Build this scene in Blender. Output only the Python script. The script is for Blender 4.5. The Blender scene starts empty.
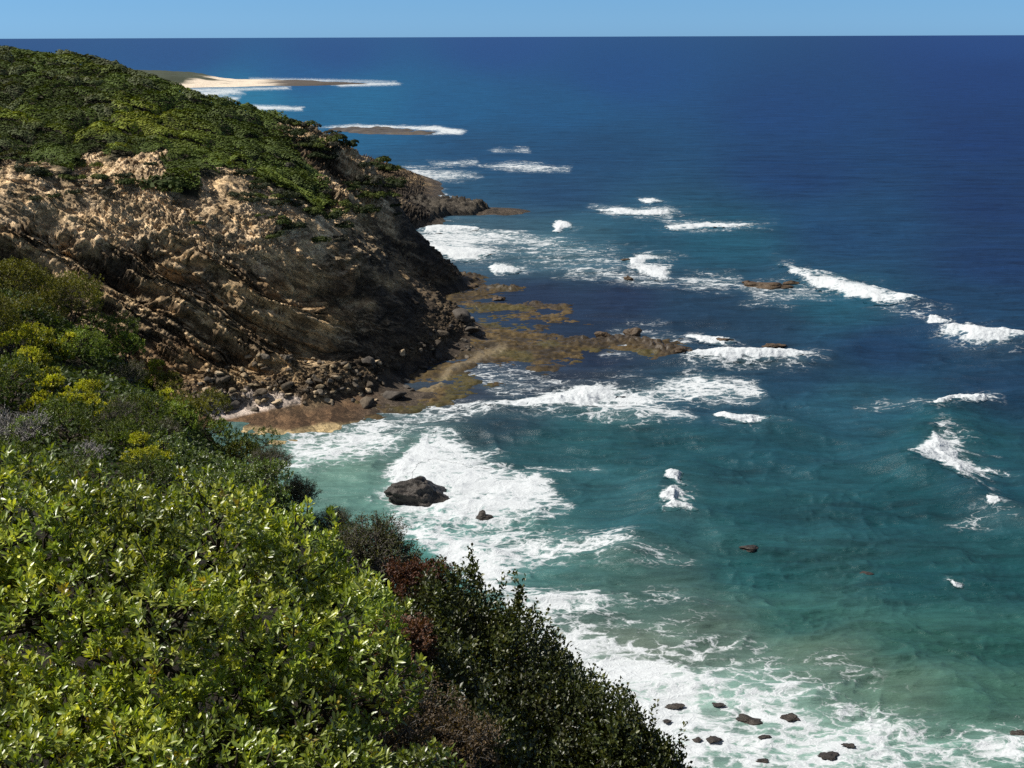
import bpy, bmesh, math, random
import numpy as np
from mathutils import Vector, Matrix, Euler

random.seed(7)
RNG = np.random.default_rng(7)
SC = bpy.context.scene
COL = SC.collection

# ------------------------------------------------------------------ camera
W_, H_, FPX = 1024, 768, 1200.0
PITCH = math.radians(16.15)
ROLL = math.radians(0.2)
EYE = np.array([0.0, 0.0, 50.0])
cam = bpy.data.cameras.new('camera')
cam_o = bpy.data.objects.new('camera', cam)
COL.objects.link(cam_o)
cam.sensor_width = 36.0
cam.lens = 36.0 * FPX / W_
cam.clip_start = 0.1
cam.clip_end = 300000.0
cam_m = Matrix.Rotation(math.pi / 2 - PITCH, 4, 'X') @ Matrix.Rotation(-ROLL, 4, 'Z')
cam_o.matrix_world = Matrix.Translation(Vector(EYE)) @ cam_m
SC.camera = cam_o
CM = np.array(cam_m.to_3x3())

# ------------------------------------------------------------------ light
SUN_DIR = np.array([-0.62, 0.05, 0.78]); SUN_DIR /= np.linalg.norm(SUN_DIR)
world = bpy.data.worlds.new('World'); SC.world = world; world.use_nodes = True
wn = world.node_tree.nodes; wl = world.node_tree.links
wn.clear()
sky = wn.new('ShaderNodeTexSky'); sky.sky_type = 'NISHITA'; sky.sun_disc = False
sky.sun_elevation = math.asin(SUN_DIR[2]); sky.sun_rotation = math.atan2(SUN_DIR[0], SUN_DIR[1])
sky.altitude = 50; sky.air_density = 1.0; sky.dust_density = 0.3; sky.ozone_density = 1.5
hsv = wn.new('ShaderNodeHueSaturation'); hsv.inputs['Saturation'].default_value = 0.55
# the clear blue that lies along this sea horizon
wtc = wn.new('ShaderNodeTexCoord'); wsx = wn.new('ShaderNodeSeparateXYZ'); wl.new(wtc.outputs['Generated'], wsx.inputs[0])
wr = wn.new('ShaderNodeValToRGB'); wl.new(wsx.outputs['Z'], wr.inputs[0])
wr.color_ramp.elements[0].position = 0.0; wr.color_ramp.elements[0].color = (0.54, 1.14, 2.10, 1)
wr.color_ramp.elements[1].position = 0.45; wr.color_ramp.elements[1].color = (1, 1, 1, 1)
_e = wr.color_ramp.elements.new(0.10); _e.color = (0.33, 0.74, 1.42, 1)
wmx = wn.new('ShaderNodeMix'); wmx.data_type = 'RGBA'; wmx.blend_type = 'MULTIPLY'; wmx.inputs[0].default_value = 1
bg = wn.new('ShaderNodeBackground'); bg.inputs['Strength'].default_value = 0.05
wo = wn.new('ShaderNodeOutputWorld')
wl.new(sky.outputs[0], hsv.inputs['Color']); wl.new(hsv.outputs[0], wmx.inputs[6]); wl.new(wr.outputs[0], wmx.inputs[7]); wl.new(wmx.outputs[2], bg.inputs[0]); wl.new(bg.outputs[0], wo.inputs[0])
sun = bpy.data.lights.new('sun', 'SUN'); sun.energy = 5.0; sun.angle = math.radians(0.53)
sun.color = (1.0, 0.95, 0.87)
sun_o = bpy.data.objects.new('sun', sun); COL.objects.link(sun_o)
sun_o.rotation_euler = Vector(SUN_DIR).to_track_quat('Z', 'Y').to_euler()
SC.view_settings.view_transform = 'Standard'
SC.view_settings.look = 'None'
SC.view_settings.exposure = 0.40
SC.view_settings.gamma = 1.0
SC.render.engine = 'CYCLES'
SC.cycles.max_bounces = 6
SC.cycles.diffuse_bounces = 3
SC.cycles.glossy_bounces = 2
SC.cycles.transmission_bounces = 3
SC.cycles.use_denoising = False

# ------------------------------------------------------------------ pixel <-> place
def ray(px, py):
    px = np.asarray(px, float); py = np.asarray(py, float)
    c = np.stack([(px - W_ / 2) / FPX, -(py - H_ / 2) / FPX, -np.ones_like(px)], -1)
    return c @ CM.T
def at(px, py, Y):
    r = ray(px, py); return EYE + r * (np.asarray(Y, float) / r[..., 1])[..., None]
def sea_pt(px, py, z=0.0):
    r = ray(px, py); return EYE + r * ((z - EYE[2]) / r[..., 2])[..., None]
def project(P):
    c = (P - EYE) @ CM
    d = np.maximum(-c[..., 2], 1e-3)
    return c[..., 0] / d * FPX + W_ / 2, -c[..., 1] / d * FPX + H_ / 2, d

# ------------------------------------------------------------------ noise
def _hash(ix, iy, iz, seed):
    h = (ix.astype(np.int64) * 374761393 + iy.astype(np.int64) * 668265263 + iz.astype(np.int64) * 2147483647 + seed * 974711) & 0xFFFFFFFF
    h = (h ^ (h >> 13)) * 1274126177 & 0xFFFFFFFF
    h = (h ^ (h >> 16)) * 2246822519 & 0xFFFFFFFF
    return (h ^ (h >> 15)) & 0xFFFFFFFF
def vnoise(x, y, z=None, seed=0):
    """value noise in -1..1"""
    x = np.asarray(x, float); y = np.asarray(y, float)
    z = np.zeros_like(x) if z is None else np.asarray(z, float)
    ix, iy, iz = np.floor(x), np.floor(y), np.floor(z)
    fx, fy, fz = x - ix, y - iy, z - iz
    ux, uy, uz = (f * f * f * (f * (f * 6 - 15) + 10) for f in (fx, fy, fz))
    ix, iy, iz = ix.astype(np.int64), iy.astype(np.int64), iz.astype(np.int64)
    flat = not np.any(fz)
    out = 0
    for dz in ((0,) if flat else (0, 1)):
        wz = 1 if flat else (uz if dz else 1 - uz)
        for dy in (0, 1):
            wy = uy if dy else 1 - uy
            for dx in (0, 1):
                wx = ux if dx else 1 - ux
                out = out + wx * wy * wz * (_hash(ix + dx, iy + dy, iz + dz, seed) / 2147483648.0 - 1)
    return out
def fbm(x, y, z=None, oct=4, seed=0, gain=0.5, lac=2.03):
    a, s, t = 1.0, 0.0, 0.0
    for k in range(oct):
        s = s + a * vnoise(x * lac ** k + 17.3 * k, y * lac ** k + 5.1 * k, None if z is None else z * lac ** k + 3.7 * k, seed + k)
        t += a; a *= gain
    return s / t * 1.6
def voronoi(x, y, seed=0, jit=0.9):
    """F1, F2, id(0..1)"""
    ix = np.floor(x).astype(np.int64); iy = np.floor(y).astype(np.int64)
    f1 = np.full(x.shape, 9.0); f2 = np.full(x.shape, 9.0); cid = np.zeros(x.shape)
    zz = np.zeros_like(ix)
    for dy in (-1, 0, 1):
        for dx in (-1, 0, 1):
            cx, cy = ix + dx, iy + dy
            jx = _hash(cx, cy, zz, seed) / 4294967296.0; jy = _hash(cx, cy, zz + 1, seed) / 4294967296.0
            d = np.hypot(cx + 0.5 + (jx - .5) * jit - x, cy + 0.5 + (jy - .5) * jit - y)
            c = _hash(cx, cy, zz + 2, seed) / 4294967296.0
            n = d < f1
            f2 = np.where(n, f1, np.minimum(f2, d)); cid = np.where(n, c, cid); f1 = np.where(n, d, f1)
    return f1, f2, cid
def smooth(a, b, x):
    t = np.clip((x - a) / (b - a), 0, 1); return t * t * (3 - 2 * t)
def poly_sd(px, py, poly):
    """signed distance to a polygon, + inside"""
    poly = np.asarray(poly, float); n = len(poly)
    d = np.full(px.shape, 1e9); ins = np.zeros(px.shape, bool)
    for i in range(n):
        a, b = poly[i], poly[(i + 1) % n]
        ex, ey = b - a
        t = np.clip(((px - a[0]) * ex + (py - a[1]) * ey) / (ex * ex + ey * ey + 1e-12), 0, 1)
        d = np.minimum(d, (px - a[0] - t * ex) ** 2 + (py - a[1] - t * ey) ** 2)
        if ey != 0:
            c = ((a[1] <= py) != (b[1] <= py)) & (px < a[0] + (py - a[1]) / ey * ex)
            ins ^= c
    d = np.sqrt(d)
    return np.where(ins, d, -d)
def line_d(x, y, pts):
    d = np.full(x.shape, 1e9)
    for a, b in zip(pts[:-1], pts[1:]):
        ex, ey = b[0] - a[0], b[1] - a[1]
        t = np.clip(((x - a[0]) * ex + (y - a[1]) * ey) / (ex * ex + ey * ey + 1e-9), 0, 1)
        d = np.minimum(d, np.hypot(x - a[0] - t * ex, y - a[1] - t * ey))
    return d
class TPS:
    def __init__(self, P, lam=0.02):
        P = np.asarray(P, float); self.c = P[:, :2] / 50; z = P[:, 2]; n = len(P)
        A = np.zeros((n + 3, n + 3)); A[:n, :n] = self.k(self.c, self.c) + lam * np.eye(n)
        A[:n, n] = 1; A[:n, n + 1:] = self.c; A[n, :n] = 1; A[n + 1:, :n] = self.c.T
        self.w = np.linalg.solve(A, np.r_[z, 0, 0, 0])
    @staticmethod
    def k(a, b):
        r2 = ((a[:, None] - b[None]) ** 2).sum(-1) + 1e-12
        return 0.5 * r2 * np.log(r2)
    def __call__(self, x, y):
        q = np.stack([np.ravel(x), np.ravel(y)], -1) / 50
        out = np.empty(len(q))
        for i in range(0, len(q), 40000):
            s = q[i:i + 40000]
            out[i:i + 40000] = self.k(s, self.c) @ self.w[:-3] + self.w[-3] + s @ self.w[-2:]
        return out.reshape(np.shape(x))

# ------------------------------------------------------------------ mesh helpers
def mesh_np(name, V, quads=None, tris=None, mat=None, attrs=None, smooth_=False):
    me = bpy.data.meshes.new(name)
    V = np.asarray(V, np.float32)
    q = np.zeros((0, 4), np.int32) if quads is None else np.asarray(quads, np.int32)
    t = np.zeros((0, 3), np.int32) if tris is None else np.asarray(tris, np.int32)
    me.vertices.add(len(V)); me.vertices.foreach_set('co', V.ravel())
    nl = q.size + t.size
    me.loops.add(nl); me.loops.foreach_set('vertex_index', np.concatenate([q.ravel(), t.ravel()]))
    me.polygons.add(len(q) + len(t))
    st = np.concatenate([np.arange(len(q)) * 4, len(q) * 4 + np.arange(len(t)) * 3]).astype(np.int32)
    me.polygons.foreach_set('loop_start', st)
    if smooth_:
        me.polygons.foreach_set('use_smooth', np.ones(len(st), bool))
    me.update(calc_edges=True)
    for k, v in (attrs or {}).items():
        v = np.asarray(v, np.float32)
        if v.ndim == 1:
            a = me.attributes.new(k, 'FLOAT', 'POINT'); a.data.foreach_set('value', v)
        else:
            if v.shape[1] == 3: v = np.concatenate([v, np.ones((len(v), 1), np.float32)], 1)
            a = me.attributes.new(k, 'FLOAT_COLOR', 'POINT'); a.data.foreach_set('color', v.ravel())
    if mat: me.materials.append(mat)
    return me
def grid_quads(ny, nx):
    i = np.arange(ny * nx).reshape(ny, nx)
    return np.stack([i[:-1, :-1], i[:-1, 1:], i[1:, 1:], i[1:, :-1]], -1).reshape(-1, 4)
def put(name, me, parent=None, loc=None):
    o = bpy.data.objects.new(name, me); COL.objects.link(o)
    if parent is not None: o.parent = parent
    if loc is not None: o.location = Vector([float(v) for v in loc])
    return o
def tag(o, label=None, cat=None, group=None, kind=None):
    if label: o['label'] = label
    if cat: o['category'] = cat
    if group: o['group'] = group
    if kind: o['kind'] = kind
    return o
def empty(name, loc):
    o = put(name, None, None, loc); o.empty_display_size = 0.3; return o

# ------------------------------------------------------------------ materials
def new_mat(name):
    m = bpy.data.materials.new(name); m.use_nodes = True
    return m, m.node_tree.nodes, m.node_tree.links, m.node_tree.nodes['Principled BSDF']
def N(nodes, typ, **kw):
    n = nodes.new(typ)
    for k, v in kw.items():
        if k in n.inputs.keys(): n.inputs[k].default_value = v
        else: setattr(n, k, v)
    return n
def math_n(nodes, links, op, a, b=None, clamp=False):
    n = nodes.new('ShaderNodeMath'); n.operation = op; n.use_clamp = clamp
    for i, v in enumerate((a, b)):
        if v is None: continue
        if isinstance(v, (int, float)): n.inputs[i].default_value = v
        else: links.new(v, n.inputs[i])
    return n.outputs[0]

def rock_material(name, scale=1.0, var=0.55, bump=0.5, rough=0.92, dist=0.35, bed=False):
    m, n, l, p = new_mat(name)
    at_ = N(n, 'ShaderNodeAttribute', attribute_name='col')
    geo = N(n, 'ShaderNodeNewGeometry')
    nz = N(n, 'ShaderNodeTexNoise', Scale=2.2 * scale, Detail=8.0, Roughness=0.68)
    l.new(geo.outputs['Position'], nz.inputs['Vector'])
    nz2 = N(n, 'ShaderNodeTexNoise', Scale=0.55 * scale, Detail=4.0, Roughness=0.6)
    l.new(geo.outputs['Position'], nz2.inputs['Vector'])
    mr = N(n, 'ShaderNodeMapRange'); mr.inputs[1].default_value = 0.3; mr.inputs[2].default_value = 0.7
    mr.inputs[3].default_value = 1 - var; mr.inputs[4].default_value = 1 + var * 0.8
    s = math_n(n, l, 'ADD', math_n(n, l, 'MULTIPLY', nz.outputs[0], 0.6), math_n(n, l, 'MULTIPLY', nz2.outputs[0], 0.4))
    l.new(s, mr.inputs[0])
    if bed:
        mpb = N(n, 'ShaderNodeMapping', vector_type='TEXTURE'); mpb.inputs['Rotation'].default_value = (0, math.radians(32), 0); mpb.inputs['Scale'].default_value = (2.6, 2.0, .62)
        wpn = N(n, 'ShaderNodeVectorMath', operation='MULTIPLY_ADD'); wpn.inputs[1].default_value = (.9, .9, .9)
        l.new(nz.outputs['Color'], wpn.inputs[0]); l.new(geo.outputs['Position'], wpn.inputs[2]); l.new(wpn.outputs[0], mpb.inputs['Vector'])
        hs = []
        for sc_, w_ in ((.8, .5), (2.0, .32), (4.6, .18)):
            v_ = N(n, 'ShaderNodeTexVoronoi', Scale=sc_); l.new(mpb.outputs[0], v_.inputs['Vector'])
            sp_ = N(n, 'ShaderNodeSeparateColor'); l.new(v_.outputs['Color'], sp_.inputs[0])
            hs.append(math_n(n, l, 'MULTIPLY', sp_.outputs[0], w_))
        cell = math_n(n, l, 'ADD', math_n(n, l, 'ADD', hs[0], hs[1]), hs[2])
        mrc = N(n, 'ShaderNodeMapRange'); mrc.inputs[1].default_value = .25; mrc.inputs[2].default_value = .75; mrc.inputs[3].default_value = .5; mrc.inputs[4].default_value = 1.5  # pale and dark crust per cell, doubling as painted sunlit flecks
        l.new(cell, mrc.inputs[0])
        fac_ = math_n(n, l, 'MULTIPLY', mr.outputs[0], mrc.outputs[0])
    else:
        cell = None; fac_ = mr.outputs[0]
    mx = N(n, 'ShaderNodeMix', data_type='RGBA', blend_type='MULTIPLY'); mx.inputs[0].default_value = 1
    l.new(at_.outputs['Color'], mx.inputs[6]); l.new(fac_, mx.inputs[7])
    l.new(mx.outputs[2], p.inputs['Base Color'])
    p.inputs['Roughness'].default_value = rough
    p.inputs['Specular IOR Level'].default_value = 0.25
    b = N(n, 'ShaderNodeBump', Strength=bump, Distance=dist)
    l.new(s, b.inputs['Height']); l.new(b.outputs[0], p.inputs['Normal'])
    if bed:
        b2_ = N(n, 'ShaderNodeBump', Strength=.9, Distance=.9); l.new(cell, b2_.inputs['Height']); l.new(b.outputs[0], b2_.inputs['Normal']); l.new(b2_.outputs[0], p.inputs['Normal'])
    return m
def leaf_material(name, trans=0.3, rough=0.42, spec=0.5):
    m, n, l, p = new_mat(name)
    at_ = N(n, 'ShaderNodeAttribute', attribute_name='col')
    l.new(at_.outputs['Color'], p.inputs['Base Color'])
    p.inputs['Roughness'].default_value = rough
    p.inputs['Specular IOR Level'].default_value = spec
    tr = N(n, 'ShaderNodeBsdfTranslucent')
    tc = N(n, 'ShaderNodeMix', data_type='RGBA', blend_type='MULTIPLY'); tc.inputs[0].default_value = 1
    l.new(at_.outputs['Color'], tc.inputs[6]); tc.inputs[7].default_value = (2.0, 1.9, 0.5, 1)
    l.new(tc.outputs[2], tr.inputs['Color'])
    mix = N(n, 'ShaderNodeMixShader'); mix.inputs[0].default_value = trans
    l.new(p.outputs[0], mix.inputs[1]); l.new(tr.outputs[0], mix.inputs[2])
    l.new(mix.outputs[0], n['Material Output'].inputs[0])
    return m
def bark_material(name, col, col2):
    m, n, l, p = new_mat(name)
    geo = N(n, 'ShaderNodeNewGeometry')
    nz = N(n, 'ShaderNodeTexNoise', Scale=14.0, Detail=5.0)
    l.new(geo.outputs['Position'], nz.inputs['Vector'])
    mx = N(n, 'ShaderNodeMix', data_type='RGBA')
    l.new(nz.outputs[0], mx.inputs[0]); mx.inputs[6].default_value = (*col, 1); mx.inputs[7].default_value = (*col2, 1)
    l.new(mx.outputs[2], p.inputs['Base Color']); p.inputs['Roughness'].default_value = 0.9
    p.inputs['Specular IOR Level'].default_value = 0.2
    return m

M_ROCK = rock_material('boulder_rock', 1.0, 0.6, 0.7)
M_CLIFF = rock_material('cliff_rock', 1.0, 0.5, 0.6, bed=True)
M_WETROCK = rock_material('wet_rock', 2.0, 0.5, 0.6, rough=0.5)
M_SHELF = rock_material('shelf_rock', 1.4, 0.6, 0.6, rough=0.45, dist=0.2)
M_SOIL = rock_material('soil', 3.0, 0.5, 0.4)
M_LEAF = leaf_material('glossy_leaf', 0.25, 0.40, 0.95)
M_LEAF_D = leaf_material('dark_leaf', 0.2, 0.42, 0.5)
M_LEAF_M = leaf_material('scrub_leaf', 0.22, 0.55, 0.3)
M_FAR = leaf_material('scrub_canopy', 0.1, 0.75, 0.15)
M_BARK = bark_material('dark_bark', (0.02, 0.016, 0.012), (0.07, 0.055, 0.04))
M_TWIG = bark_material('grey_twig', (0.06, 0.052, 0.045), (0.20, 0.18, 0.16))
M_TWIGP = bark_material('pale_twig', (0.16, 0.15, 0.14), (0.36, 0.34, 0.32))

#@SEA
# ================================================================== SEA
def c255(r, g, b):
    f = lambda v: (v / 255 / 12.92) if v / 255 <= 0.04045 else ((v / 255 + 0.055) / 1.055) ** 2.4
    return np.array([f(r), f(g), f(b)])
# water body colour, by where the water is deep, over reef, over sand or stirred up (x, y, screen colour)
WATER = [
 (0, 45, 22, 72, 135), (500, 45, 22, 70, 138), (1000, 45, 18, 60, 130), (300, 75, 14, 82, 145), (620, 75, 14, 68, 132), (1000, 75, 12, 52, 118),
 (250, 98, 16, 112, 158), (360, 98, 12, 98, 150), (180, 50, 24, 74, 138), (330, 55, 22, 72, 138), (330, 117, 14, 95, 145), (450, 105, 12, 85, 140), (560, 110, 14, 78, 132), (800, 110, 12, 58, 118), (1000, 130, 10, 48, 108),
 (480, 150, 22, 72, 118), (600, 150, 18, 66, 112), (800, 170, 12, 55, 108), (1000, 200, 10, 48, 100), (560, 190, 22, 66, 108), (440, 190, 30, 78, 115), 
 (640, 240, 20, 80, 108), (720, 245, 14, 85, 112), (850, 230, 14, 66, 110), (1000, 260, 10, 52, 100),
 (560, 250, 55, 100, 120), (590, 240, 45, 95, 120), (480, 240, 60, 95, 115), (540, 300, 26, 46, 78), (620, 300, 24, 46, 80), (700, 310, 20, 58, 88), (590, 350, 22, 40, 68), (480, 360, 40, 60, 90),
 (760, 330, 20, 62, 92), (840, 310, 16, 88, 115), (950, 310, 12, 62, 100), (880, 350, 12, 58, 98), (1000, 390, 12, 58, 92), (450, 400, 50, 62, 82), (560, 385, 38, 55, 80), (800, 375, 16, 62, 92),
 (700, 410, 18, 72, 98), (850, 405, 26, 88, 112), (950, 440, 12, 84, 98), (780, 450, 16, 80, 96), (600, 440, 26, 92, 102), (500, 430, 28, 62, 78), (540, 455, 25, 85, 95), (680, 450, 18, 85, 98),
 (600, 490, 36, 98, 108), (640, 530, 30, 90, 100), (760, 510, 16, 82, 92), (900, 510, 10, 80, 92), (1000, 500, 12, 76, 92), (760, 570, 22, 92, 98), (920, 580, 12, 82, 90), (1010, 580, 14, 82, 90),
 (620, 570, 62, 112, 110), (650, 600, 70, 112, 108), (700, 640, 88, 120, 110), (640, 655, 100, 118, 105), (800, 620, 42, 102, 98), (920, 640, 40, 98, 92), (1010, 650, 30, 92, 88),
 (820, 660, 92, 128, 112), (900, 700, 88, 128, 112), (980, 700, 60, 112, 100), (740, 690, 120, 165, 155), (820, 740, 130, 178, 165), (960, 750, 100, 150, 138), (660, 700, 150, 185, 175),
 (340, 470, 105, 152, 142), (310, 500, 100, 150, 142), (400, 450, 88, 130, 128), (410, 425, 60, 90, 100), (370, 500, 95, 148, 140), (440, 540, 70, 150, 145), (520, 560, 60, 120, 120), (350, 540, 90, 145, 140),
]
WATER_GAIN = 0.60
_wc = np.array([[w[0], w[1] * 2.2] for w in WATER]); _wv = np.array([c255(*w[2:]) for w in WATER])
def water_col(px, py):
    px = np.clip(px, -60, 1100); py = np.clip(py, 38, 800)
    out = np.zeros(px.shape + (3,)); ws = np.zeros(px.shape)
    for c, v in zip(_wc, _wv):
        k = 1.0 / (((px - c[0]) ** 2 + (py * 2.2 - c[1]) ** 2) / 900 + 0.8) ** 1.8
        out += k[..., None] * v; ws += k
    out = out / ws[..., None]
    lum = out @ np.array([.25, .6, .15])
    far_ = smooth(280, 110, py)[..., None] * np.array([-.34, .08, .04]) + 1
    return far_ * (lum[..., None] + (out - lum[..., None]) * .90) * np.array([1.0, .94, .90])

# flat foam lying on the water: outline, feather, strength
FOAM = [
 ([(285,436),(300,428),(345,425),(395,418),(425,424),(420,436),(395,440),(385,452),(345,460),(315,468),(290,466)], 12, .92),
 ([(430,432),(445,440),(470,458),(500,468),(545,482),(560,500),(565,508),(525,520),(498,525),(470,528),(440,524),(390,512),(380,500),(388,480),(400,455),(415,440)], 9, 1.18),
 ([(395,515),(470,520),(545,530),(600,540),(620,552),(560,566),(520,580),(490,585),(430,560),(415,545)], 14, 0.86),
 ([(560,540),(610,538),(640,550),(700,560),(690,566),(600,566)], 9, 0.55),
 ([(412,540),(470,545),(520,560),(520,585),(490,592),(440,570)], 9, 1.1),
 ([(470,570),(520,590),(560,598),(600,600),(628,604),(590,615),(550,618),(520,612),(480,600)], 8, 1.1),
 ([(490,580),(540,615),(580,632),(640,645),(690,660),(720,690),(720,720),(700,768),(640,780),(560,700)], 16, 1.15),
 ([(600,632),(680,640),(740,660),(850,690),(930,720),(980,740),(1000,790),(690,800),(620,700)], 34, 0.78),
 ([(960,728),(1000,722),(1040,722),(1040,770),(985,765)], 14, 0.75),
 ([(700,640),(760,648),(830,660),(840,672),(760,670),(690,655)], 14, 0.32),
 ([(483,410),(530,397),(585,386),(600,382),(640,386),(700,380),(755,388),(762,398),(720,404),(655,400),(690,416),(700,422),(640,425),(590,422),(540,418)], 8, 0.92),
 ([(686,357),(750,354),(800,358),(806,364),(750,369),(690,366)], 5, 0.8),
 ([(690,275),(735,276),(745,286),(700,290),(672,282)], 7, 0.75),
 ([(560,268),(625,270),(672,276),(665,284),(600,280),(560,276)], 7, 0.6),
 ([(745,288),(800,286),(830,292),(790,300),(745,298)], 8, 0.5),
 ([(505,248),(560,240),(600,252),(655,262),(640,272),(560,266),(520,260)], 12, 0.42),
 ([(415,232),(450,226),(475,228),(520,238),(560,240),(540,246),(480,246),(470,262),(440,258),(420,250)], 7, 0.95),
 ([(405,208),(430,214),(428,230),(412,232)], 5, 0.7),
 ([(396,170),(420,168),(475,175),(478,178),(430,182),(440,192),(455,200),(430,202),(410,185)], 5, 0.75),
 ([(590,207),(640,209),(676,211),(670,217),(610,216)], 5, 0.7),
 ([(660,222),(700,222),(752,222),(750,228),(680,231)], 4, 0.62),
 ([(480,165),(520,164),(572,168),(570,172),(510,171)], 3, 0.8),
 ([(430,163),(476,161),(478,164),(436,166)], 2.5, 0.8),
 ([(498,149),(528,149),(528,152),(492,152)], 2.5, 0.8),
 ([(420,345),(520,372),(560,376),(700,384),(700,392),(560,392),(500,392)], 10, 0.38),
 ([(380,420),(430,405),(500,408),(520,400),(480,420),(420,425)], 6, 0.5),
 ([(620,325),(690,340),(680,352),(600,350)], 8, 0.3),
 ([(640,590),(720,598),(720,606),(640,610)], 8, 0.18),
 ([(530,466),(600,468),(605,472),(535,474)], 4, 0.5),
 ([(850,404),(940,404),(935,410),(850,410)], 6, 0.35),
 ([(930,520),(1000,515),(1040,530),(1040,540),(960,530)], 5, 0.18),
 ([(250,105),(303,107),(303,110),(255,110)], 1.6, 1.05),
 ([(190,92),(235,88),(245,93),(200,98)], 3, 1.0), ([(210,97),(240,97),(235,101),(212,101)], 2, .9),
 ([(150,88.5),(230,88.3),(290,86.8),(290,89),(200,91.5)], 1.4, 1.0), ([(325,83),(395,82.5),(402,84.5),(340,86.5)], 1.4, 1.1),
 ([(250,78.3),(330,79.6),(395,81.5),(330,81.8),(255,80.6)], 1.6, 1.0),
 ([(318,127.5),(350,125),(440,126.5),(466,131),(462,134),(425,134.5),(440,131.5),(400,128.5),(340,128)], 1.4, 1.1),
]
# breaking crests, each raised foam of its own: outline, height, label
BREAKERS = [
 ([(662,487),(670,479),(678,480),(681,484),(677,488),(686,491),(676,490)], .5, 'small top cap of the wave peak in mid bay, above a bigger white cap'),
 ([(658,511),(660,504),(667,498),(672,492),(678,496),(692,505),(680,504),(677,510),(688,514),(695,521),(680,521),(662,524),(660,521),(668,513)], .9, 'white wave peak of stacked caps in mid bay, right of the dark rocks'),
 ([(900,470),(915,458),(928,444),(934,438),(950,444),(960,452),(952,452),(978,461),(960,460),(975,470),(1000,478),(975,476),(982,484),(966,482),(978,492),(960,487),(958,492),(952,484),(940,482),(935,476),(920,474)], .9, 'large fan shaped breaking wave trailing white streaks to the right'),
 ([(933,412),(942,406),(955,402),(985,403),(986,407),(972,410),(955,409),(940,413)], .7, 'short white crest directly above the large fan shaped wave'),
 ([(940,340),(950,332),(966,325),(990,332),(1020,339),(1024,343),(1000,349),(970,347)], .9, 'thick white breaker at the right edge of the sea, widest at its left'),
 ([(926,324),(930,317),(938,318),(944,321),(952,320),(948,325),(936,326)], .5, 'small broken cap just up left of the thick right hand breaker'),
 ([(777,268),(786,269),(800,276),(830,281),(862,288),(890,299),(918,303),(905,308),(875,307),(850,300),(820,290),(795,280)], .9, 'long slanting white breaker running down right from the brown reef rock'),
 ([(686,336),(700,334),(722,338),(736,342),(725,345),(700,342)], .5, 'short white crest beside the small brown reef rocks'),
 ([(682,358),(700,355),(750,356),(790,356),(806,361),(770,366),(720,366),(690,363)], .6, 'long low white crest below the brown reef rocks'),
 ([(483,411),(515,401),(550,393),(590,384),(600,382),(612,388),(640,390),(600,398),(640,404),(600,410),(560,412),(520,414)], .8, 'broad white breaker rolling onto the brown rock platform'),
 ([(712,420),(722,416),(735,420),(768,426),(750,431),(730,429),(716,425)], .5, 'short curling crest at the right end of the broad breaker'),
 ([(626,258),(640,254),(660,257),(672,260),(650,261),(640,264),(668,268),(668,279),(660,281),(640,273),(628,266)], .6, 'doubled white breaker over the offshore reef'),
 ([(553,226),(560,222),(568,223),(571,228),(562,229),(556,234)], .6, 'lone round splash of white water off the dark rock point'),
 ([(489,268),(495,263),(508,265),(524,268),(512,273),(495,274)], .5, 'small breaker at the outer edge of the brown platform'),
 ([(596,210),(612,208),(640,211),(668,210),(674,212),(660,216),(620,215)], .6, 'thin white wave line with a bright right tip far out'),
 ([(640,200),(652,199),(662,202),(650,204)], .5, 'tiny whitecap above the thin wave line far out'),
 ([(664,227),(690,224),(705,222),(752,224),(740,227),(700,229),(672,231)], .5, 'thin wave line far out, nearer than the one with a bright tip'),
 ([(424,228),(440,226),(475,228),(478,230),(440,233),(426,233)], .5, 'upper of the white surf lines in the cove behind the cliff'),
 ([(418,243),(424,239),(440,246),(470,248),(505,250),(485,256),(468,262),(440,256),(424,250)], .6, 'lower thick white surf line in the cove behind the cliff'),
 ([(384,490),(392,470),(404,450),(418,438),(430,432),(436,434),(432,440),(462,458),(500,470),(470,470),(436,458),(420,462),(412,478),(402,496)], .25, 'big wave crest breaking behind the large dark rock'),
 ([(947,584),(954,586),(962,589),(955,590)], .3, 'tiny white fleck of a whitecap on the teal water at right'),
 ([(986,512),(998,515),(997,518),(988,517)], .35, 'small white dab trailing below right of the fan shaped wave'),
]
RIDGES = [ # swell faces under breakers: image polyline, height, width
 ([(640,560),(655,525),(672,488),(690,470)], 0.9, 3.0),
 ([(693,521),(740,540)], 0.5, 3.0),
 ([(895,470),(934,438),(960,425)], 1.0, 4.0), ([(920,474),(955,490),(1000,520),(1040,535)], 1.2, 3.5),
 ([(925,412),(985,404),(1030,404)], 1.2, 4.0),
 ([(930,335),(1030,345)], 1.2, 5.0), ([(780,270),(915,305)], 1.0, 5.0),
 ([(690,362),(806,360),(840,350)], 0.9, 4.0), ([(490,412),(700,422),(770,428),(800,430)], 0.8, 3.5),
 ([(420,436),(470,430),(540,435)], 0.6, 2.5), ([(405,545),(450,548),(500,552)], 0.5, 1.5),
 ([(520,598),(600,602),(680,600)], 0.4, 2.0),
]
_ridge_w = [([tuple(sea_pt(a, b)[:2]) for a, b in pts], h, w) for pts, h, w in RIDGES]
PLAT = [(412,258),(440,262),(480,268),(505,280),(540,292),(600,300),(575,312),(600,322),(640,326),(692,338),(690,352),(660,362),(620,352),(598,350),(565,362),(545,372),(510,384),(478,392),(450,408),(410,412),(380,415),(345,418),(330,400),(420,340),(440,300)]

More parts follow.
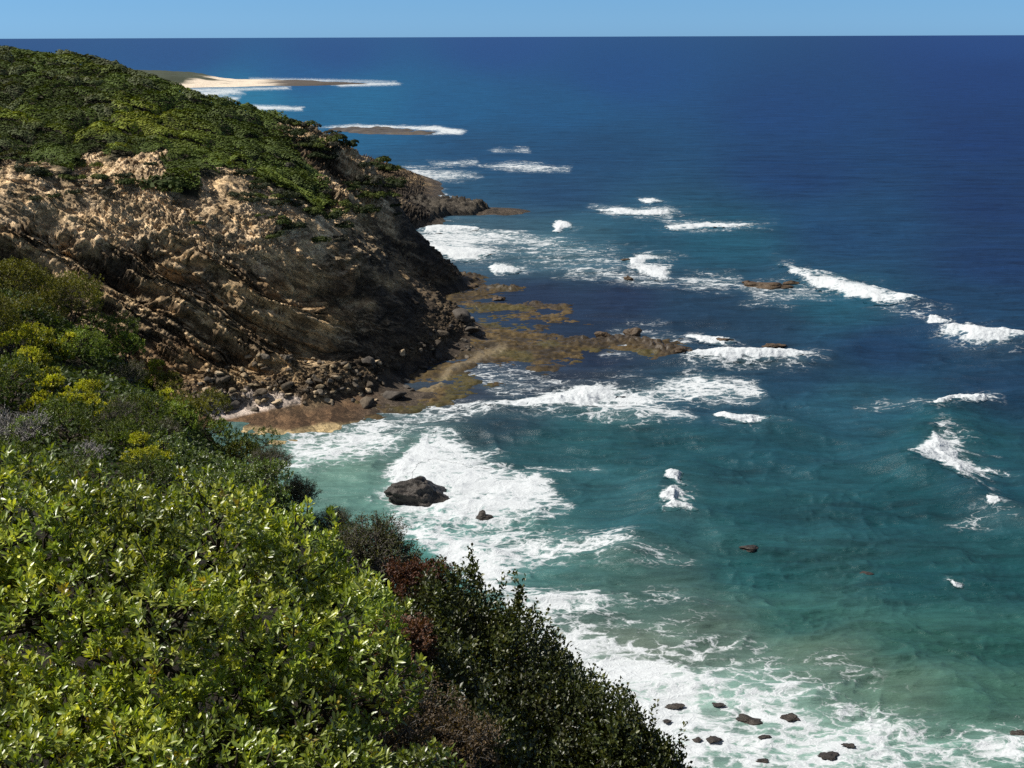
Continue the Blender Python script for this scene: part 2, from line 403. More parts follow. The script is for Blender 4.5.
def sea_height(x, y, dr=None):
    r = np.hypot(x, y)
    if dr is None: dr = r * r / 60000 * 0.8
    wx = x + 5.0 * vnoise(x / 23, y / 23, seed=91) + 2 * vnoise(x / 6, y / 6, seed=93); wy = y + 3.0 * vnoise(x / 19, y / 19, seed=92) + .8 * vnoise(x / 5, y / 5, seed=94)
    z = 0
    for a, lx, ly, sd in ((.26, 30, 9.0, 1), (.20, 14, 4.4, 2), (.18, 7, 2.2, 3), (.11, 2.8, 1.1, 4), (.05, 1.4, .55, 5)):
        an_ = .12 + (.12 if sd % 2 else -.12); ca, sa = math.cos(an_), math.sin(an_)
        u, v = wx * ca - wy * sa, wx * sa + wy * ca
        n1 = vnoise(u / lx, v / ly, seed=sd * 7)
        z = z + a * (1 - 2 * np.abs(n1)) * np.clip(ly / (2.5 * dr), 0, 1)
    ph = (wx * .28 + wy * .96) / 25 + .8 * vnoise(x / 60, y / 60, seed=95)
    z = z + .5 * (np.exp(-(((ph % 1) - .5) / .17) ** 2) - .3) * np.clip(.6 + .8 * vnoise(x / 40, y / 30, seed=96), 0, 1.3) * np.clip(25 / (5 * dr), 0, 1)
    px, py, d = project(np.stack([x, y, np.zeros_like(x)], -1))
    calm = np.ones_like(z)
    sel = (px > 200) & (px < 760) & (py > 230) & (py < 450)
    if sel.any():
        calm[sel] = 1 - 0.75 * smooth(-14, 6, poly_sd(px[sel], py[sel], PLAT))
    z = z * calm
    for pts, h, w in _ridge_w:
        bx = [p[0] for p in pts]; by = [p[1] for p in pts]
        s = (x > min(bx) - 3 * w) & (x < max(bx) + 3 * w) & (y > min(by) - 3 * w) & (y < max(by) + 3 * w)
        if s.any():
            dd = line_d(x[s] + vnoise(x[s] / 6, y[s] / 6, seed=33) * 1.5, y[s] + vnoise(x[s] / 6, y[s] / 6, seed=34) * 1.5, pts)
            z[s] += 1.25 * h * np.exp(-(dd / w) ** 2)
    return z

M_SEA, n, l, p = new_mat('sea_water')
a_w = N(n, 'ShaderNodeAttribute', attribute_name='water'); a_f = N(n, 'ShaderNodeAttribute', attribute_name='foam')
geo = N(n, 'ShaderNodeNewGeometry')
mp = N(n, 'ShaderNodeMapping'); mp.inputs['Scale'].default_value = (0.62, 1.0, 1.0); mp.inputs['Rotation'].default_value = (0, 0, 0.25)
l.new(geo.outputs['Position'], mp.inputs['Vector'])
wz = N(n, 'ShaderNodeTexNoise', Scale=0.55, Detail=4.0, Roughness=0.6)
l.new(mp.outputs[0], wz.inputs['Vector'])
wv = N(n, 'ShaderNodeVectorMath', operation='MULTIPLY_ADD'); wv.inputs[1].default_value = (2.6, 2.6, 0)
l.new(wz.outputs['Color'], wv.inputs[0]); l.new(mp.outputs[0], wv.inputs[2])
vo = N(n, 'ShaderNodeTexVoronoi', feature='DISTANCE_TO_EDGE', Scale=0.8); l.new(wv.outputs[0], vo.inputs['Vector'])
vo2 = N(n, 'ShaderNodeTexVoronoi', feature='DISTANCE_TO_EDGE', Scale=2.3); l.new(wv.outputs[0], vo2.inputs['Vector'])
cl = N(n, 'ShaderNodeTexNoise', Scale=0.35, Detail=7.0, Roughness=0.62); l.new(wv.outputs[0], cl.inputs['Vector'])
e1 = math_n(n, l, 'MULTIPLY', math_n(n, l, 'SUBTRACT', 0.30, vo.outputs[0], True), 2.2)
e2 = math_n(n, l, 'MULTIPLY', math_n(n, l, 'SUBTRACT', 0.22, vo2.outputs[0], True), 1.6)
lace = math_n(n, l, 'ADD', math_n(n, l, 'ADD', e1, e2), math_n(n, l, 'MULTIPLY', math_n(n, l, 'SUBTRACT', cl.outputs[0], 0.5), 2.6))
sumv = math_n(n, l, 'ADD', a_f.outputs['Fac'], math_n(n, l, 'MULTIPLY', math_n(n, l, 'SUBTRACT', lace, 0.34), 1.0))
fm = N(n, 'ShaderNodeMapRange', interpolation_type='SMOOTHSTEP'); fm.inputs[1].default_value = 0.48; fm.inputs[2].default_value = 1.20
l.new(sumv, fm.inputs[0])
fm2 = math_n(n, l, 'MULTIPLY', fm.outputs[0], math_n(n, l, 'MULTIPLY', a_f.outputs['Fac'], 8.0, True))
# thin milky aerated water round the foam
milk = math_n(n, l, 'MULTIPLY', a_f.outputs['Fac'], 0.16, True)
mk = N(n, 'ShaderNodeMix', data_type='RGBA'); l.new(milk, mk.inputs[0]); l.new(a_w.outputs['Color'], mk.inputs[6]); mk.inputs[7].default_value = (.36, .52, .50, 1)
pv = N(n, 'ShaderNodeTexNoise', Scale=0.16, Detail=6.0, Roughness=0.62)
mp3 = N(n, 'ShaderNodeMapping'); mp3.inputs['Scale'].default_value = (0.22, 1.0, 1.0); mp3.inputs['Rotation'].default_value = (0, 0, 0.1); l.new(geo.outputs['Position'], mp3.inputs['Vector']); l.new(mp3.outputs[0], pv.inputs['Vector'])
pm = N(n, 'ShaderNodeMapRange'); pm.inputs[1].default_value = .36; pm.inputs[2].default_value = .64; pm.inputs[3].default_value = .62; pm.inputs[4].default_value = 1.46  # light and dark streaks of the wind chop, painted into the water colour
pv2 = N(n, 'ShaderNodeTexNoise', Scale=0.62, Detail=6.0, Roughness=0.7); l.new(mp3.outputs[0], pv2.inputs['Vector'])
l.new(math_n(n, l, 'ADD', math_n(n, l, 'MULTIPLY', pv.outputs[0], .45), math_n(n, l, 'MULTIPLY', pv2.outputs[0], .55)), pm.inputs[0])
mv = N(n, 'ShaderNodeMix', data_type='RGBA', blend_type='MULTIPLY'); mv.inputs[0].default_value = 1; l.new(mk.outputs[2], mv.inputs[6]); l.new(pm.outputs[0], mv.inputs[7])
p.inputs['Roughness'].default_value = 0.30; p.inputs['IOR'].default_value = 1.33; p.inputs['Specular IOR Level'].default_value = 0.28
p.inputs['Roughness'].default_value = 1; p.inputs['Specular IOR Level'].default_value = 0; n.remove(p)
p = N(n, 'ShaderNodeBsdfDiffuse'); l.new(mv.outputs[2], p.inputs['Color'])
b1 = N(n, 'ShaderNodeTexNoise', Scale=1.1, Detail=6.0, Roughness=0.65)
mp2 = N(n, 'ShaderNodeMapping'); mp2.inputs['Scale'].default_value = (0.28, 1.0, 1.0); l.new(geo.outputs['Position'], mp2.inputs['Vector']); l.new(mp2.outputs[0], b1.inputs['Vector'])
bp = N(n, 'ShaderNodeBump', Strength=0.9, Distance=0.42); l.new(b1.outputs[0], bp.inputs['Height']); l.new(bp.outputs[0], p.inputs['Normal'])
gl = N(n, 'ShaderNodeBsdfGlossy', Roughness=0.26); l.new(bp.outputs[0], gl.inputs['Normal'])
fr = N(n, 'ShaderNodeFresnel', IOR=1.33); l.new(bp.outputs[0], fr.inputs['Normal'])
# a rough sea never mirrors fully at a low angle
frc = math_n(n, l, 'MINIMUM', math_n(n, l, 'MULTIPLY', fr.outputs[0], 0.32), 0.12)
wm = N(n, 'ShaderNodeMixShader'); l.new(frc, wm.inputs[0]); l.new(p.outputs[0], wm.inputs[1]); l.new(gl.outputs[0], wm.inputs[2])
fb = N(n, 'ShaderNodeBsdfDiffuse'); fb.inputs['Color'].default_value = (0.50, 0.53, 0.55, 1)
fbp = N(n, 'ShaderNodeBump', Strength=0.35, Distance=0.3); l.new(sumv, fbp.inputs['Height']); l.new(fbp.outputs[0], fb.inputs['Normal'])
ms = N(n, 'ShaderNodeMixShader'); l.new(fm2, ms.inputs[0]); l.new(wm.outputs[0], ms.inputs[1]); l.new(fb.outputs[0], ms.inputs[2])
l.new(ms.outputs[0], n['Material Output'].inputs[0])

def foam_field(x, y, px, py):
    foam = np.zeros(x.shape)
    jx = fbm(x / 9, y / 9, oct=4, seed=51); jy = fbm(x / 9, y / 9, oct=4, seed=61)
    trail = []
    for poly, h, lb in BREAKERS:
        a = np.array(poly, float); m_ = a.mean(0); e_ = a.max(0) - a.min(0)
        trail.append(((a - m_) * [1.06, 1.05] + m_ + [e_[0] * .05, -.5], 2.2, .62)); trail.append(((a - m_) * [1.3, 1.5] + m_ + [e_[0] * .10, 1], 6, .16))
    for poly, f, s in FOAM + trail:
        a = np.array(poly)
        m = (px > a[:, 0].min() - 3 * f) & (px < a[:, 0].max() + 3 * f) & (py > a[:, 1].min() - 3 * f) & (py < a[:, 1].max() + 3 * f)
        if not m.any(): continue
        jk = np.clip((a[:, 1].mean() - 60) / 100, .25, 1)
        sd = poly_sd(px[m] + jx[m] * f * 1.3, py[m] + jy[m] * f * .6 * jk, poly)
        foam[m] = np.maximum(foam[m], s * smooth(-f * 1.2, f * 1.6, sd))
    return foam
def build_sea():
    th = np.concatenate([np.linspace(-100, -29, 60), np.arange(-28.5, 28.5, 0.055), np.linspace(29, 100, 60)])
    r = [38.0]
    while r[-1] < 150000:
        r.append(r[-1] + max(0.1, min(1.15 * r[-1] ** 2 / 60000, 0.09 * r[-1])))
    r = np.array(r); dr = np.gradient(r)
    T, R = np.meshgrid(np.radians(th), r)
    x, y = R * np.sin(T), R * np.cos(T)
    D = np.repeat(dr[:, None], len(th), 1)
    z = np.where(R < 6000, sea_height(x, y, D), 0)
    P = np.stack([x, y, np.zeros_like(x)], -1)
    px, py, d = project(P)
    wc = water_col(px, py)
    foam = foam_field(x, y, px, py)
    V = np.stack([x, y, z], -1).reshape(-1, 3)
    me = mesh_np('sea', V, grid_quads(*x.shape)[:, ::-1], mat=M_SEA, attrs={'water': (wc * WATER_GAIN).reshape(-1, 3), 'foam': foam.ravel()}, smooth_=True)
    tag(put('sea', me), kind='structure')
    # breakers
    for poly, h, label in BREAKERS:
        a = np.array(poly, float); ext = a.max(0) - a.min(0)
        st = 0.5 if ext.max() < 80 else 0.7
        gx, gy = np.meshgrid(np.arange(a[:, 0].min() - 6, a[:, 0].max() + 6, st), np.arange(a[:, 1].min() - 4, a[:, 1].max() + 4, st * .6))
        w0 = sea_pt(gx, gy); wx, wy = w0[..., 0], w0[..., 1]
        dist = np.hypot(wx, wy).mean(); u = dist / 1200
        amp = min(2.2, 0.08 * ext.min() + 1.0)
        n1 = fbm(gx / 7, gy / 2.4, oct=4, seed=71); n2 = fbm(gx / 6, gy / 2.2, oct=4, seed=81)
        sd = poly_sd(gx + n1 * amp, gy + n2 * amp * .5, poly)
        keep = sd > -1.6
        fo = 1.7 * smooth(-1.6, 1.6 + .12 * ext.min(), sd) - .25 * smooth(.2, .7, n2) 
        fo = np.maximum(fo, foam_field(wx, wy, gx, gy))
        hh = .9 * h * smooth(-1.2, max(2.5, ext.min() * .4), sd)
        zz = sea_height(wx, wy) + 0.03 + hh * (0.9 + 0.22 * fbm(wx / (7 * u), wy / (16 * u), oct=3, seed=5))
        ny, nx = gx.shape
        Q = grid_quads(ny, nx)[:, ::-1]
        Q = Q[keep.ravel()[Q].all(1)]
        if len(Q) == 0: continue
        used = np.unique(Q); mp_ = np.full(ny * nx, -1); mp_[used] = np.arange(len(used))
        V = np.stack([wx, wy, zz], -1).reshape(-1, 3)[used]
        c = V.mean(0); c[2] = 0
        me = mesh_np('breaking_wave', V - c, mp_[Q], mat=M_SEA, attrs={'foam': fo.ravel()[used], 'water': (water_col(gx, gy) * WATER_GAIN).reshape(-1, 3)[used]}, smooth_=True)
        tag(put('breaking_wave', me, loc=c), label, 'wave', 'waves breaking white on the sea')
build_sea()

#@HEADLAND
# ================================================================== HEADLAND
def S(px, py, z=0.0): q = sea_pt(float(px), float(py)); return (q[0], q[1], z)
def B(px, py, z): q = sea_pt(float(px), float(py), z); return (q[0], q[1], z)
def A(px, py, Y, dz=0.0): q = at(float(px), float(py), float(Y)); return (q[0], q[1], q[2] + dz)
HL = [S(150,428,.4), S(60,428,.4), (-110,152,.4), B(245,440,.1), B(345,421,.2), B(230,404,1.4), B(300,399,1.5), B(345,393,1.5), B(430,392,.5), S(482,354,.6), S(488,338,.3), (-20,228,0), (-28,262,0), (-33,300,0),
  (-20,330,.3), S(440,219,.4), S(492,212,.8), S(485,205,-.5), (-6,400,-3), (-40,470,0), (8,190,-3), (5,230,-3), (0,280,-3), (0,150,-2.5), (-20,148,-1.5), (-60,140,-.5), (-110,138,0),
  # face, low
  A(60,395,157), A(200,385,158), A(300,383,160), A(390,372,175), A(432,365,184), A(452,342,193),
  A(0,330,161), A(100,335,162), A(200,338,163), A(300,325,168), A(400,310,187), A(430,325,195),
  # top of dark cliff
  A(-100,190,168), A(0,212,168), A(100,232,169), A(200,250,170), A(300,258,175), A(370,250,196), A(394,250,215),
  # top of tan rubble
  A(-100,150,183), A(0,163,183), A(100,165,185), A(200,172,187), A(262,182,192), A(320,210,205), A(370,225,222), A(388,215,240),
  # back slope and skyline
  A(300,165,232), A(345,185,240), A(372,171,255), *[A(a, b, Y + k, dz) for a, b, Y in ((330,129,275),(290,115,272),(250,104,270),(210,90,267),(170,76,264),(100,52,258),(50,46,254),(0,46,252),(-150,36,250)) for k, dz in ((0, -2.7 - 1.6 * (150 < a < 260)), (22, -4.2 - 1.6 * (150 < a < 260)), (48, -8.5))],
  A(200,132,225), A(100,112,218), A(0,105,215), A(-100,100,215), A(250,135,232),
  # behind
  A(250,103,350,-16), A(170,76,350,-20), A(100,52,350,-20), A(0,46,350,-20), A(-150,40,350,-24), (-60,420,10), (-120,420,20), (-180,420,22), (-40,360,6), (-36,300,12),
  A(370,176,338,-1.5), A(385,184,345,-1.8), A(405,197,350,-1.6), A(425,206,354,-1), A(455,211,360,.2), S(430,209,1.0), S(412,212,1.6), (-58,345,14),
]
hl_f = TPS(HL, 0.004)
VEG = [(-700,-40),(60,20),(250,96),(272,118),(285,138),(300,160),(318,178),(333,205),(325,212),(296,206),(272,196),(258,176),(240,170),(205,174),(196,196),(178,202),(162,192),(172,176),(160,158),(140,160),(118,166),(95,158),(66,180),(38,168),(0,160),(-300,150),(-700,150)]

def hue(c1, c2, t): return c1 + (c2 - c1) * t[..., None]
C_TAN = np.array([.62, .43, .225]); C_TAN2 = np.array([.74, .56, .36]); C_GREY = np.array([.125, .085, .048]); C_DARK = np.array([.052, .040, .029]); C_OCH = np.array([.30, .175, .08]); C_PALE = np.array([.46, .355, .23])

def unit0(v): return v / (np.linalg.norm(v, axis=-1, keepdims=True) + 1e-9)
def build_headland():
    xs = np.concatenate([np.arange(-230, -110, 2.0), np.arange(-110, -76, 0.4), np.arange(-76, 6, 0.14), np.arange(6, 14, 1.0)])
    ys = np.concatenate([np.arange(136, 150, 1.0), np.arange(150, 198, 0.115), np.arange(198, 215, .2), np.arange(215, 300, 0.5), np.arange(300, 480, 1.0)])
    X, Y = np.meshgrid(xs, ys)
    Z0 = hl_f(X, Y)
    Z0 = Z0 + 0.8 * fbm(X / 22, Y / 22, oct=3, seed=3) * smooth(1, 8, Z0)
    gy, gx = np.gradient(Z0, ys, xs)
    nrm = np.stack([-gx, -gy, np.ones_like(gx)], -1); nrm /= np.linalg.norm(nrm, axis=-1, keepdims=True)
    px, py, d = project(np.stack([X, Y, Z0], -1))
    jx = fbm(X / 7, Y / 7, oct=4, seed=15) * 11; jy = fbm(X / 7, Y / 7, oct=4, seed=16) * 8
    veg = smooth(-3, 3, poly_sd(px + jx, py + jy, VEG))
    slope = 1 - nrm[..., 2]
    # zones up the face
    rub = smooth(-8, 8, poly_sd(px + jx, py + jy, [(-600,140),(0,150),(340,150),(348,235),(312,260),(235,258),(150,240),(90,242),(40,222),(0,228),(-600,228)]))
    back = smooth(-6, 6, poly_sd(px + jx * .7, py + jy * .7, [(250,95),(340,120),(420,190),(500,200),(500,222),(405,235),(350,225),(330,205),(300,160)]))
    low = smooth(7.5, 3.0, Z0 + 1.5 * fbm(X / 8, Y / 8, oct=3, seed=77) - 3.0 * smooth(-60, -70, X)) * smooth(1.2, 2.2, Z0)
    cliff = np.clip(1 - rub - back * .6, 0, 1) * smooth(3.0, 7.5, Z0) * (1 - veg)
    P = np.stack([X, Y, Z0], -1)
    # dipping beds: treads along the bedding, risers across it
    nb = np.array([math.sin(math.radians(32)), -0.10, math.cos(math.radians(32))]); nb /= np.linalg.norm(nb)
    w = .75 * fbm(X / 16, Y / 16, Z0 / 16, oct=3, seed=21) + .35 * fbm(X / 4, Y / 4, Z0 / 4, oct=3, seed=22)
    s = P @ nb + w
    out = np.zeros_like(s)
    for Tk, am, sd in ((5.2, 0.9, 1), (2.1, 0.95, 2), (0.85, 0.9, 3), (.4, .7, 4)):
        am_ = am * np.clip(0.75 + 0.9 * vnoise(X / (3.2 * Tk), Y / (3.2 * Tk), Z0 / (2 * Tk), seed=40 + sd), 0, 1.15)
        fr = s / Tk + sd * .37; k = np.floor(fr); f = fr - k
        # jittered bed thickness
        step = smooth(0.55, 0.98, f)
        out += am_ * Tk * (step - f) * 0.80
    rt = 1 - .6 * smooth(-34, -20, X)
    D = P + ((cliff + .55 * rub * (1 - veg)) * rt)[..., None] * nb * out[..., None]
    # overhang: pull risers back
    hn = nrm.copy(); hn[..., 2] = 0; hn /= (np.linalg.norm(hn, axis=-1, keepdims=True) + 1e-6)
    f5 = s / 5.2 + .37; f5 = f5 - np.floor(f5)
    und = np.exp(-((f5 - .55) / .16) ** 2) * np.clip(.5 + 1.2 * vnoise(X / 11, Y / 11, Z0 / 11, seed=66), 0, 1.2)
    D -= (cliff * und)[..., None] * hn * 1.1
    # broken slabs along the beds: long in the bedding, thin across it
    sx = X * .85 - Z0 * .53 + .4 * fbm(X / 3, Y / 3, Z0 / 3, oct=2, seed=23)
    def slabs(lx, ls, seed):
        f1, f2, c = voronoi(sx / lx + 7.1 * vnoise(Y / 9, Z0 / 9, seed=seed + 2), s / ls, seed)
        return smooth(0, .12, f2 - f1) * (c - .35), c
    q1, qc1 = slabs(7.0, 1.0, 61); q2, qc2 = slabs(3.8, .46, 62); q3, qc3 = slabs(2.1, .25, 63); q4, qc4 = slabs(1.1, .14, 64)
    hw = nrm * .5 + hn * .6
    D += (rt * (cliff + .5 * rub * (1 - veg)) * (1.5 * q1 + 1.35 * q2 + .9 * q3 + .5 * q4))[..., None] * hw
    # blocks and boulders set in the slope
    def blocks(sc, seed):
        f1, f2, c = voronoi((X + .35 * sc * fbm(X / sc, Y / sc, seed=seed)) / sc, ((Y * .8 + Z0 * 1.5) + .35 * sc * fbm(X / sc, Y / sc, seed=seed + 1)) / (sc * .8), seed)
        return smooth(0.02, .20, f2 - f1) * (0.25 + 1.1 * c), c
    b1, c1 = blocks(2.6, 5); b2, c2 = blocks(1.1, 6); b3, c3 = blocks(0.55, 8)
    b4, c4 = blocks(0.32, 10)
    bl = 0.42 * b1 + .52 * b2 + .40 * b3 + .24 * b4
    rough = fbm(X / 5, Y / 5, Z0 / 5, oct=5, seed=9)
    up = 0.9 * nrm + np.array([0, 0, .15])
    D += ((rub * (1 - veg) * np.clip(.45 + .8 * vnoise(X / 9, Y / 9, seed=14), .08, 1) * 1.0)[..., None] * up * (bl * .70 + .6 * rough)[..., None])
    D += ((low * .9)[..., None] * up * (bl * .8 + .3 * rough)[..., None])
    tame = (1 - .75 * smooth(372, 392, px)) * (1 - .6 * smooth(142, 132, py))
    D += ((tame * back * (1 - veg) * smooth(.2, 2, Z0))[..., None] * up * (bl * .9 + 1.2 * out * .3)[..., None])
    D += (cliff * .9)[..., None] * nrm * (rough * .35)[..., None]
    # gullies down the face
    gul = np.exp(-(line_d(px + jx * .4, py + jy * .4, [(48,215),(66,240),(72,265),(90,290)]) / 8) ** 2) + np.exp(-(line_d(px + jx * .4, py + jy * .4, [(288,225),(290,255),(300,275)]) / 4) ** 2)
    D -= (np.clip(gul, 0, 1) * (1 - veg))[..., None] * nrm * 0.8
    D[..., 2] = np.where(Z0 < 0, Z0, D[..., 2])
    # colours
    n1 = .5 + .5 * fbm(X / 6, Y / 6, Z0 / 6, oct=4, seed=30); n2 = .5 + .5 * fbm(X / 1.7, Y / 1.7, Z0 / 1.7, oct=4, seed=31)
    bed = .5 + .5 * vnoise(s / .9, X / 25, Y / 25, seed=35)
    col = hue(C_GREY, C_PALE, smooth(.40, 1.0, bed * .6 + n2 * .5 - .1) * .6)
    col = hue(col, C_DARK, (smooth(.5, .85, n1) * .55 + .85 * smooth(-32, -18, X)).clip(0, .95))  # patchy dark rock, plus painted shade towards the seaward end
    ledge = smooth(.62, .95, f5) * smooth(.35, .6, .5 + .6 * vnoise(X / 6, Y / 6, seed=37)) * (1 - smooth(-30, -16, X))
    ledge = np.maximum(ledge, smooth(.72, .95, (s / 2.1 + .74) % 1.0) * smooth(.5, .72, .5 + .6 * vnoise(X / 4, Y / 4, seed=38)) * (1 - smooth(-30, -16, X)))
    col = hue(col, C_TAN, ledge * .75)  # weathered tan on bed treads, also painting their sunlit look
    col = hue(col, C_OCH, smooth(.55, .8, .5 + .5 * fbm(X / 9, Y / 9, s / 3, oct=3, seed=36)) * .55)
    tan = hue(C_TAN, C_TAN2, n2)
    tan = hue(tan, C_GREY * 1.7, smooth(.40, .62, .5 * c2 + .3 * c1 + .3 * n1) * smooth(.1, .3, b2) * .38)
    seam = np.exp(-(((s / 1.15 + .25 * vnoise(X / 2, Y / 2, seed=48)) % 1.0 - .5) / .10) ** 2) * np.clip(.3 + vnoise(X / 5, Y / 5, Z0 / 5, seed=49), 0, 1)
    col = hue(col, C_DARK * .7, seam * .8)
    col = hue(col, C_DARK * .75, smooth(-30, -19, X) * .8)  # shade of the seaward end, painted in as darker rock
    col = hue(col, tan, rub)
    col = hue(col, tan, np.clip(gul * 1.3, 0, 1) * .9)
    for (ax, ay, rr) in ((300,275,17),(270,315,22),(320,320,20),(300,345,18),(290,300,14),(355,300,13),(240,290,14),(180,260,16),(395,275,14),(345,380,14),(250,370,26),(210,390,26)):
        col = hue(col, hue(C_TAN, C_OCH, n2 * .5), np.exp(-(((px + jx - ax) / rr) ** 2 + ((py + jy - ay) / (rr * .55)) ** 2)) * .9)
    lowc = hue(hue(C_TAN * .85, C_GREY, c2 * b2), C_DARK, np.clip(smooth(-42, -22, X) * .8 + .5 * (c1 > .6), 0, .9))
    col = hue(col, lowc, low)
    bk = hue(C_GREY * .75, tan, smooth(.55, .8, .5 + .55 * fbm(X / 10, Y / 10, oct=4, seed=39)) * smooth(4, 10, Z0))
    bk = hue(bk, C_DARK * .8, smooth(385, 405, px) * smooth(170, 185, py))
    col = hue(col, bk, back)
    sandy = np.exp(-(line_d(px + jx * .3, py + jy * .3, [(338,138),(352,155),(355,170),(364,200)]) / 5) ** 2) + np.exp(-(((px - 300) / 22) ** 2 + ((py + jy * .3 - 137) / 5) ** 2)) + np.exp(-(((px - 360) / 9) ** 2 + ((py - 213) / 12) ** 2))
    col = hue(col, C_TAN, np.clip(sandy, 0, 1) * .9)
    # sunlit look of up-facing ledges, painted in as sand and crust colour
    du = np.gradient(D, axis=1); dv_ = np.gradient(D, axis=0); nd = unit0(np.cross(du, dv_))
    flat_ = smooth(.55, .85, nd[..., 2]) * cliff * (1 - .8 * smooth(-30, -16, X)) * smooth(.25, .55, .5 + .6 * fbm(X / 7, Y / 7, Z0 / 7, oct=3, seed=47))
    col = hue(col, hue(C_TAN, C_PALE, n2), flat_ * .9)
    wrack = smooth(1.6, .7, Z0) * smooth(-17, -24, X) * (Y < 190)
    foot = smooth(1.6, .4, Z0) * (1 - wrack)
    col = hue(col, C_DARK * 1.2, foot)
    wr = hue(np.array([.075, .042, .022]), np.array([.14, .085, .045]), n2)
    col = hue(col, wr, wrack)
    sand = smooth(-2, 2, poly_sd(px + jx * .5, py + jy * .3, [(225,422),(290,431),(325,424),(360,418),(360,450),(225,450)]))
    col = hue(col, np.array([.36, .27, .14]), sand)
    pale = smooth(-2, 2, poly_sd(px + jx * .5, py + jy * .5, [(180,398),(240,392),(300,400),(300,406),(258,413),(215,418)]))
    col = hue(col, np.array([.50, .42, .36]), pale * (1 - sand) * .85)
    col = hue(col, np.array([.045, .042, .022]), veg)
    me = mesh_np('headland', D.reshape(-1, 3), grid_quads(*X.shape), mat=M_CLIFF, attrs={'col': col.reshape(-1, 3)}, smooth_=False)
    tag(put('headland', me), kind='structure')
    return X, Y, D, veg, xs, ys, px, py, Z0
HX, HY, HD, HVEG, Hxs, Hys, HPX, HPY, HZ0 = build_headland()

# ---- scrub blanket over the headland top
def leaf_quads(C, U, Wd, L, Wi):
    """diamond leaves: centre, along, across, length, width -> verts, tris"""
    n = len(C); a = U * (L / 2)[:, None]; b = Wd * (Wi / 2)[:, None]
    V = np.stack([C - a, C + b, C + a, C - b], 1).reshape(-1, 3)
    i = np.arange(n)[:, None] * 4
    return V, (i + np.array([[0, 1, 2, 3]]))
def unit(v): return v / (np.linalg.norm(v, axis=-1, keepdims=True) + 1e-9)
def rand_dir(n): return unit(RNG.normal(size=(n, 3)))

def scrub_top(x, y):
    """height of the scrub canopy above ground, clump id, dome value"""
    wx = x + 1.0 * fbm(x / 5, y / 5, oct=2, seed=101); wy = y + 1.0 * fbm(x / 5, y / 5, oct=2, seed=102)
    f1, f2, c = voronoi(wx / 4.0, wy / 4.6, 103)
    g1, g2, e = voronoi(wx / 1.3, wy / 1.4, 104)
    dome = np.sqrt(np.clip(1 - (f1 / .78) ** 2, 0, 1)); dm2 = np.sqrt(np.clip(1 - (g1 / .8) ** 2, 0, 1))
    h = 0.15 + (0.7 + 1.5 * c) * dome + .34 * dm2 * (.5 + e)
    return h, c, e, dome
def scrub_colour(x, y, c, e):
    pt = .5 + .55 * fbm(x / 20, y / 24, oct=3, seed=111)
    g0 = np.array([.058, .084, .016]); g1 = np.array([.115, .148, .020]); g2 = np.array([.17, .19, .022]); g3 = np.array([.058, .070, .030]); g4 = np.array([.12, .115, .075])
    col = hue(np.broadcast_to(g0, x.shape + (3,)), g1, smooth(.35, .75, pt + .35 * (c - .5)))
    col = hue(col, g2, smooth(.62, .86, pt + .45 * (e - .5) + .2 * (c - .5)) * .8)
    col = hue(col, g3, smooth(.70, .8, c) * smooth(.6, .4, pt))
    col = hue(col, g4, (e > .95) * .5) * (.62 + .8 * c)[..., None]
    col = hue(col, g0 * 1.1, .7 * smooth(-66, -54, x))
    return col * (.78 + .5 * (.5 + .6 * fbm(x / 9, y / 9, oct=3, seed=117)))[..., None]
def height_of_headland(x, y):
    """base ground (bilinear in built grid) """
    i = np.clip(np.searchsorted(Hys, y) - 1, 0, len(Hys) - 2); j = np.clip(np.searchsorted(Hxs, x) - 1, 0, len(Hxs) - 2)
    ty = (y - Hys[i]) / (Hys[i + 1] - Hys[i]); tx = (x - Hxs[j]) / (Hxs[j + 1] - Hxs[j])
    def bl(Fm): return (Fm[i, j] * (1 - tx) + Fm[i, j + 1] * tx) * (1 - ty) + (Fm[i + 1, j] * (1 - tx) + Fm[i + 1, j + 1] * tx) * ty
    return bl(HD[..., 2]), bl(HVEG)
def build_scrub():
    n = 520000
    x = RNG.uniform(-150, -20, n); y = RNG.uniform(176, 300, n)
    keep = RNG.random(n) < np.clip(1.1 - (y - 180) / 170, .35, 1)
    x, y = x[keep], y[keep]
    px, py, d = project(np.stack([x, y, np.full_like(x, 38.)], -1))
    k = (px > -260); x, y = x[k], y[k]
    z, v = height_of_headland(x, y)
    dens = v + .25 * fbm(x / 4, y / 4, oct=3, seed=120)
    k = dens > .55; x, y, z = x[k], y[k], z[k]
    h, c, e, dome = scrub_top(x, y)
    e1 = scrub_top(x + .25, y)[0]; e2 = scrub_top(x, y + .25)[0]
    nr = unit(np.stack([-(e1 - h) / .25, -(e2 - h) / .25, np.ones_like(h)], -1))
    zz = z + h * RNG.uniform(.88, 1.05, len(h))
    C = np.stack([x, y, zz], -1)
    nn = unit(nr + .27 * rand_dir(len(h)))
    U = unit(np.cross(nn, rand_dir(len(h)))); Wd = np.cross(nn, U)
    L = RNG.uniform(.30, .62, len(h)) * np.clip(y / 215, .9, 1.4); Wi = L * RNG.uniform(.5, .85, len(h))
    V, Q = leaf_quads(C, U, Wd, L, Wi)
    col = scrub_colour(x, y, c, e) * RNG.uniform(.84, 1.18, len(h))[:, None]
    me = mesh_np('coastal_scrub', V, Q, mat=M_FAR, attrs={'col': np.repeat(col, 4, 0)})
    tag(put('coastal_scrub', me), 'low green scrub blanketing the top of the headland', 'scrub', kind='stuff')
build_scrub()

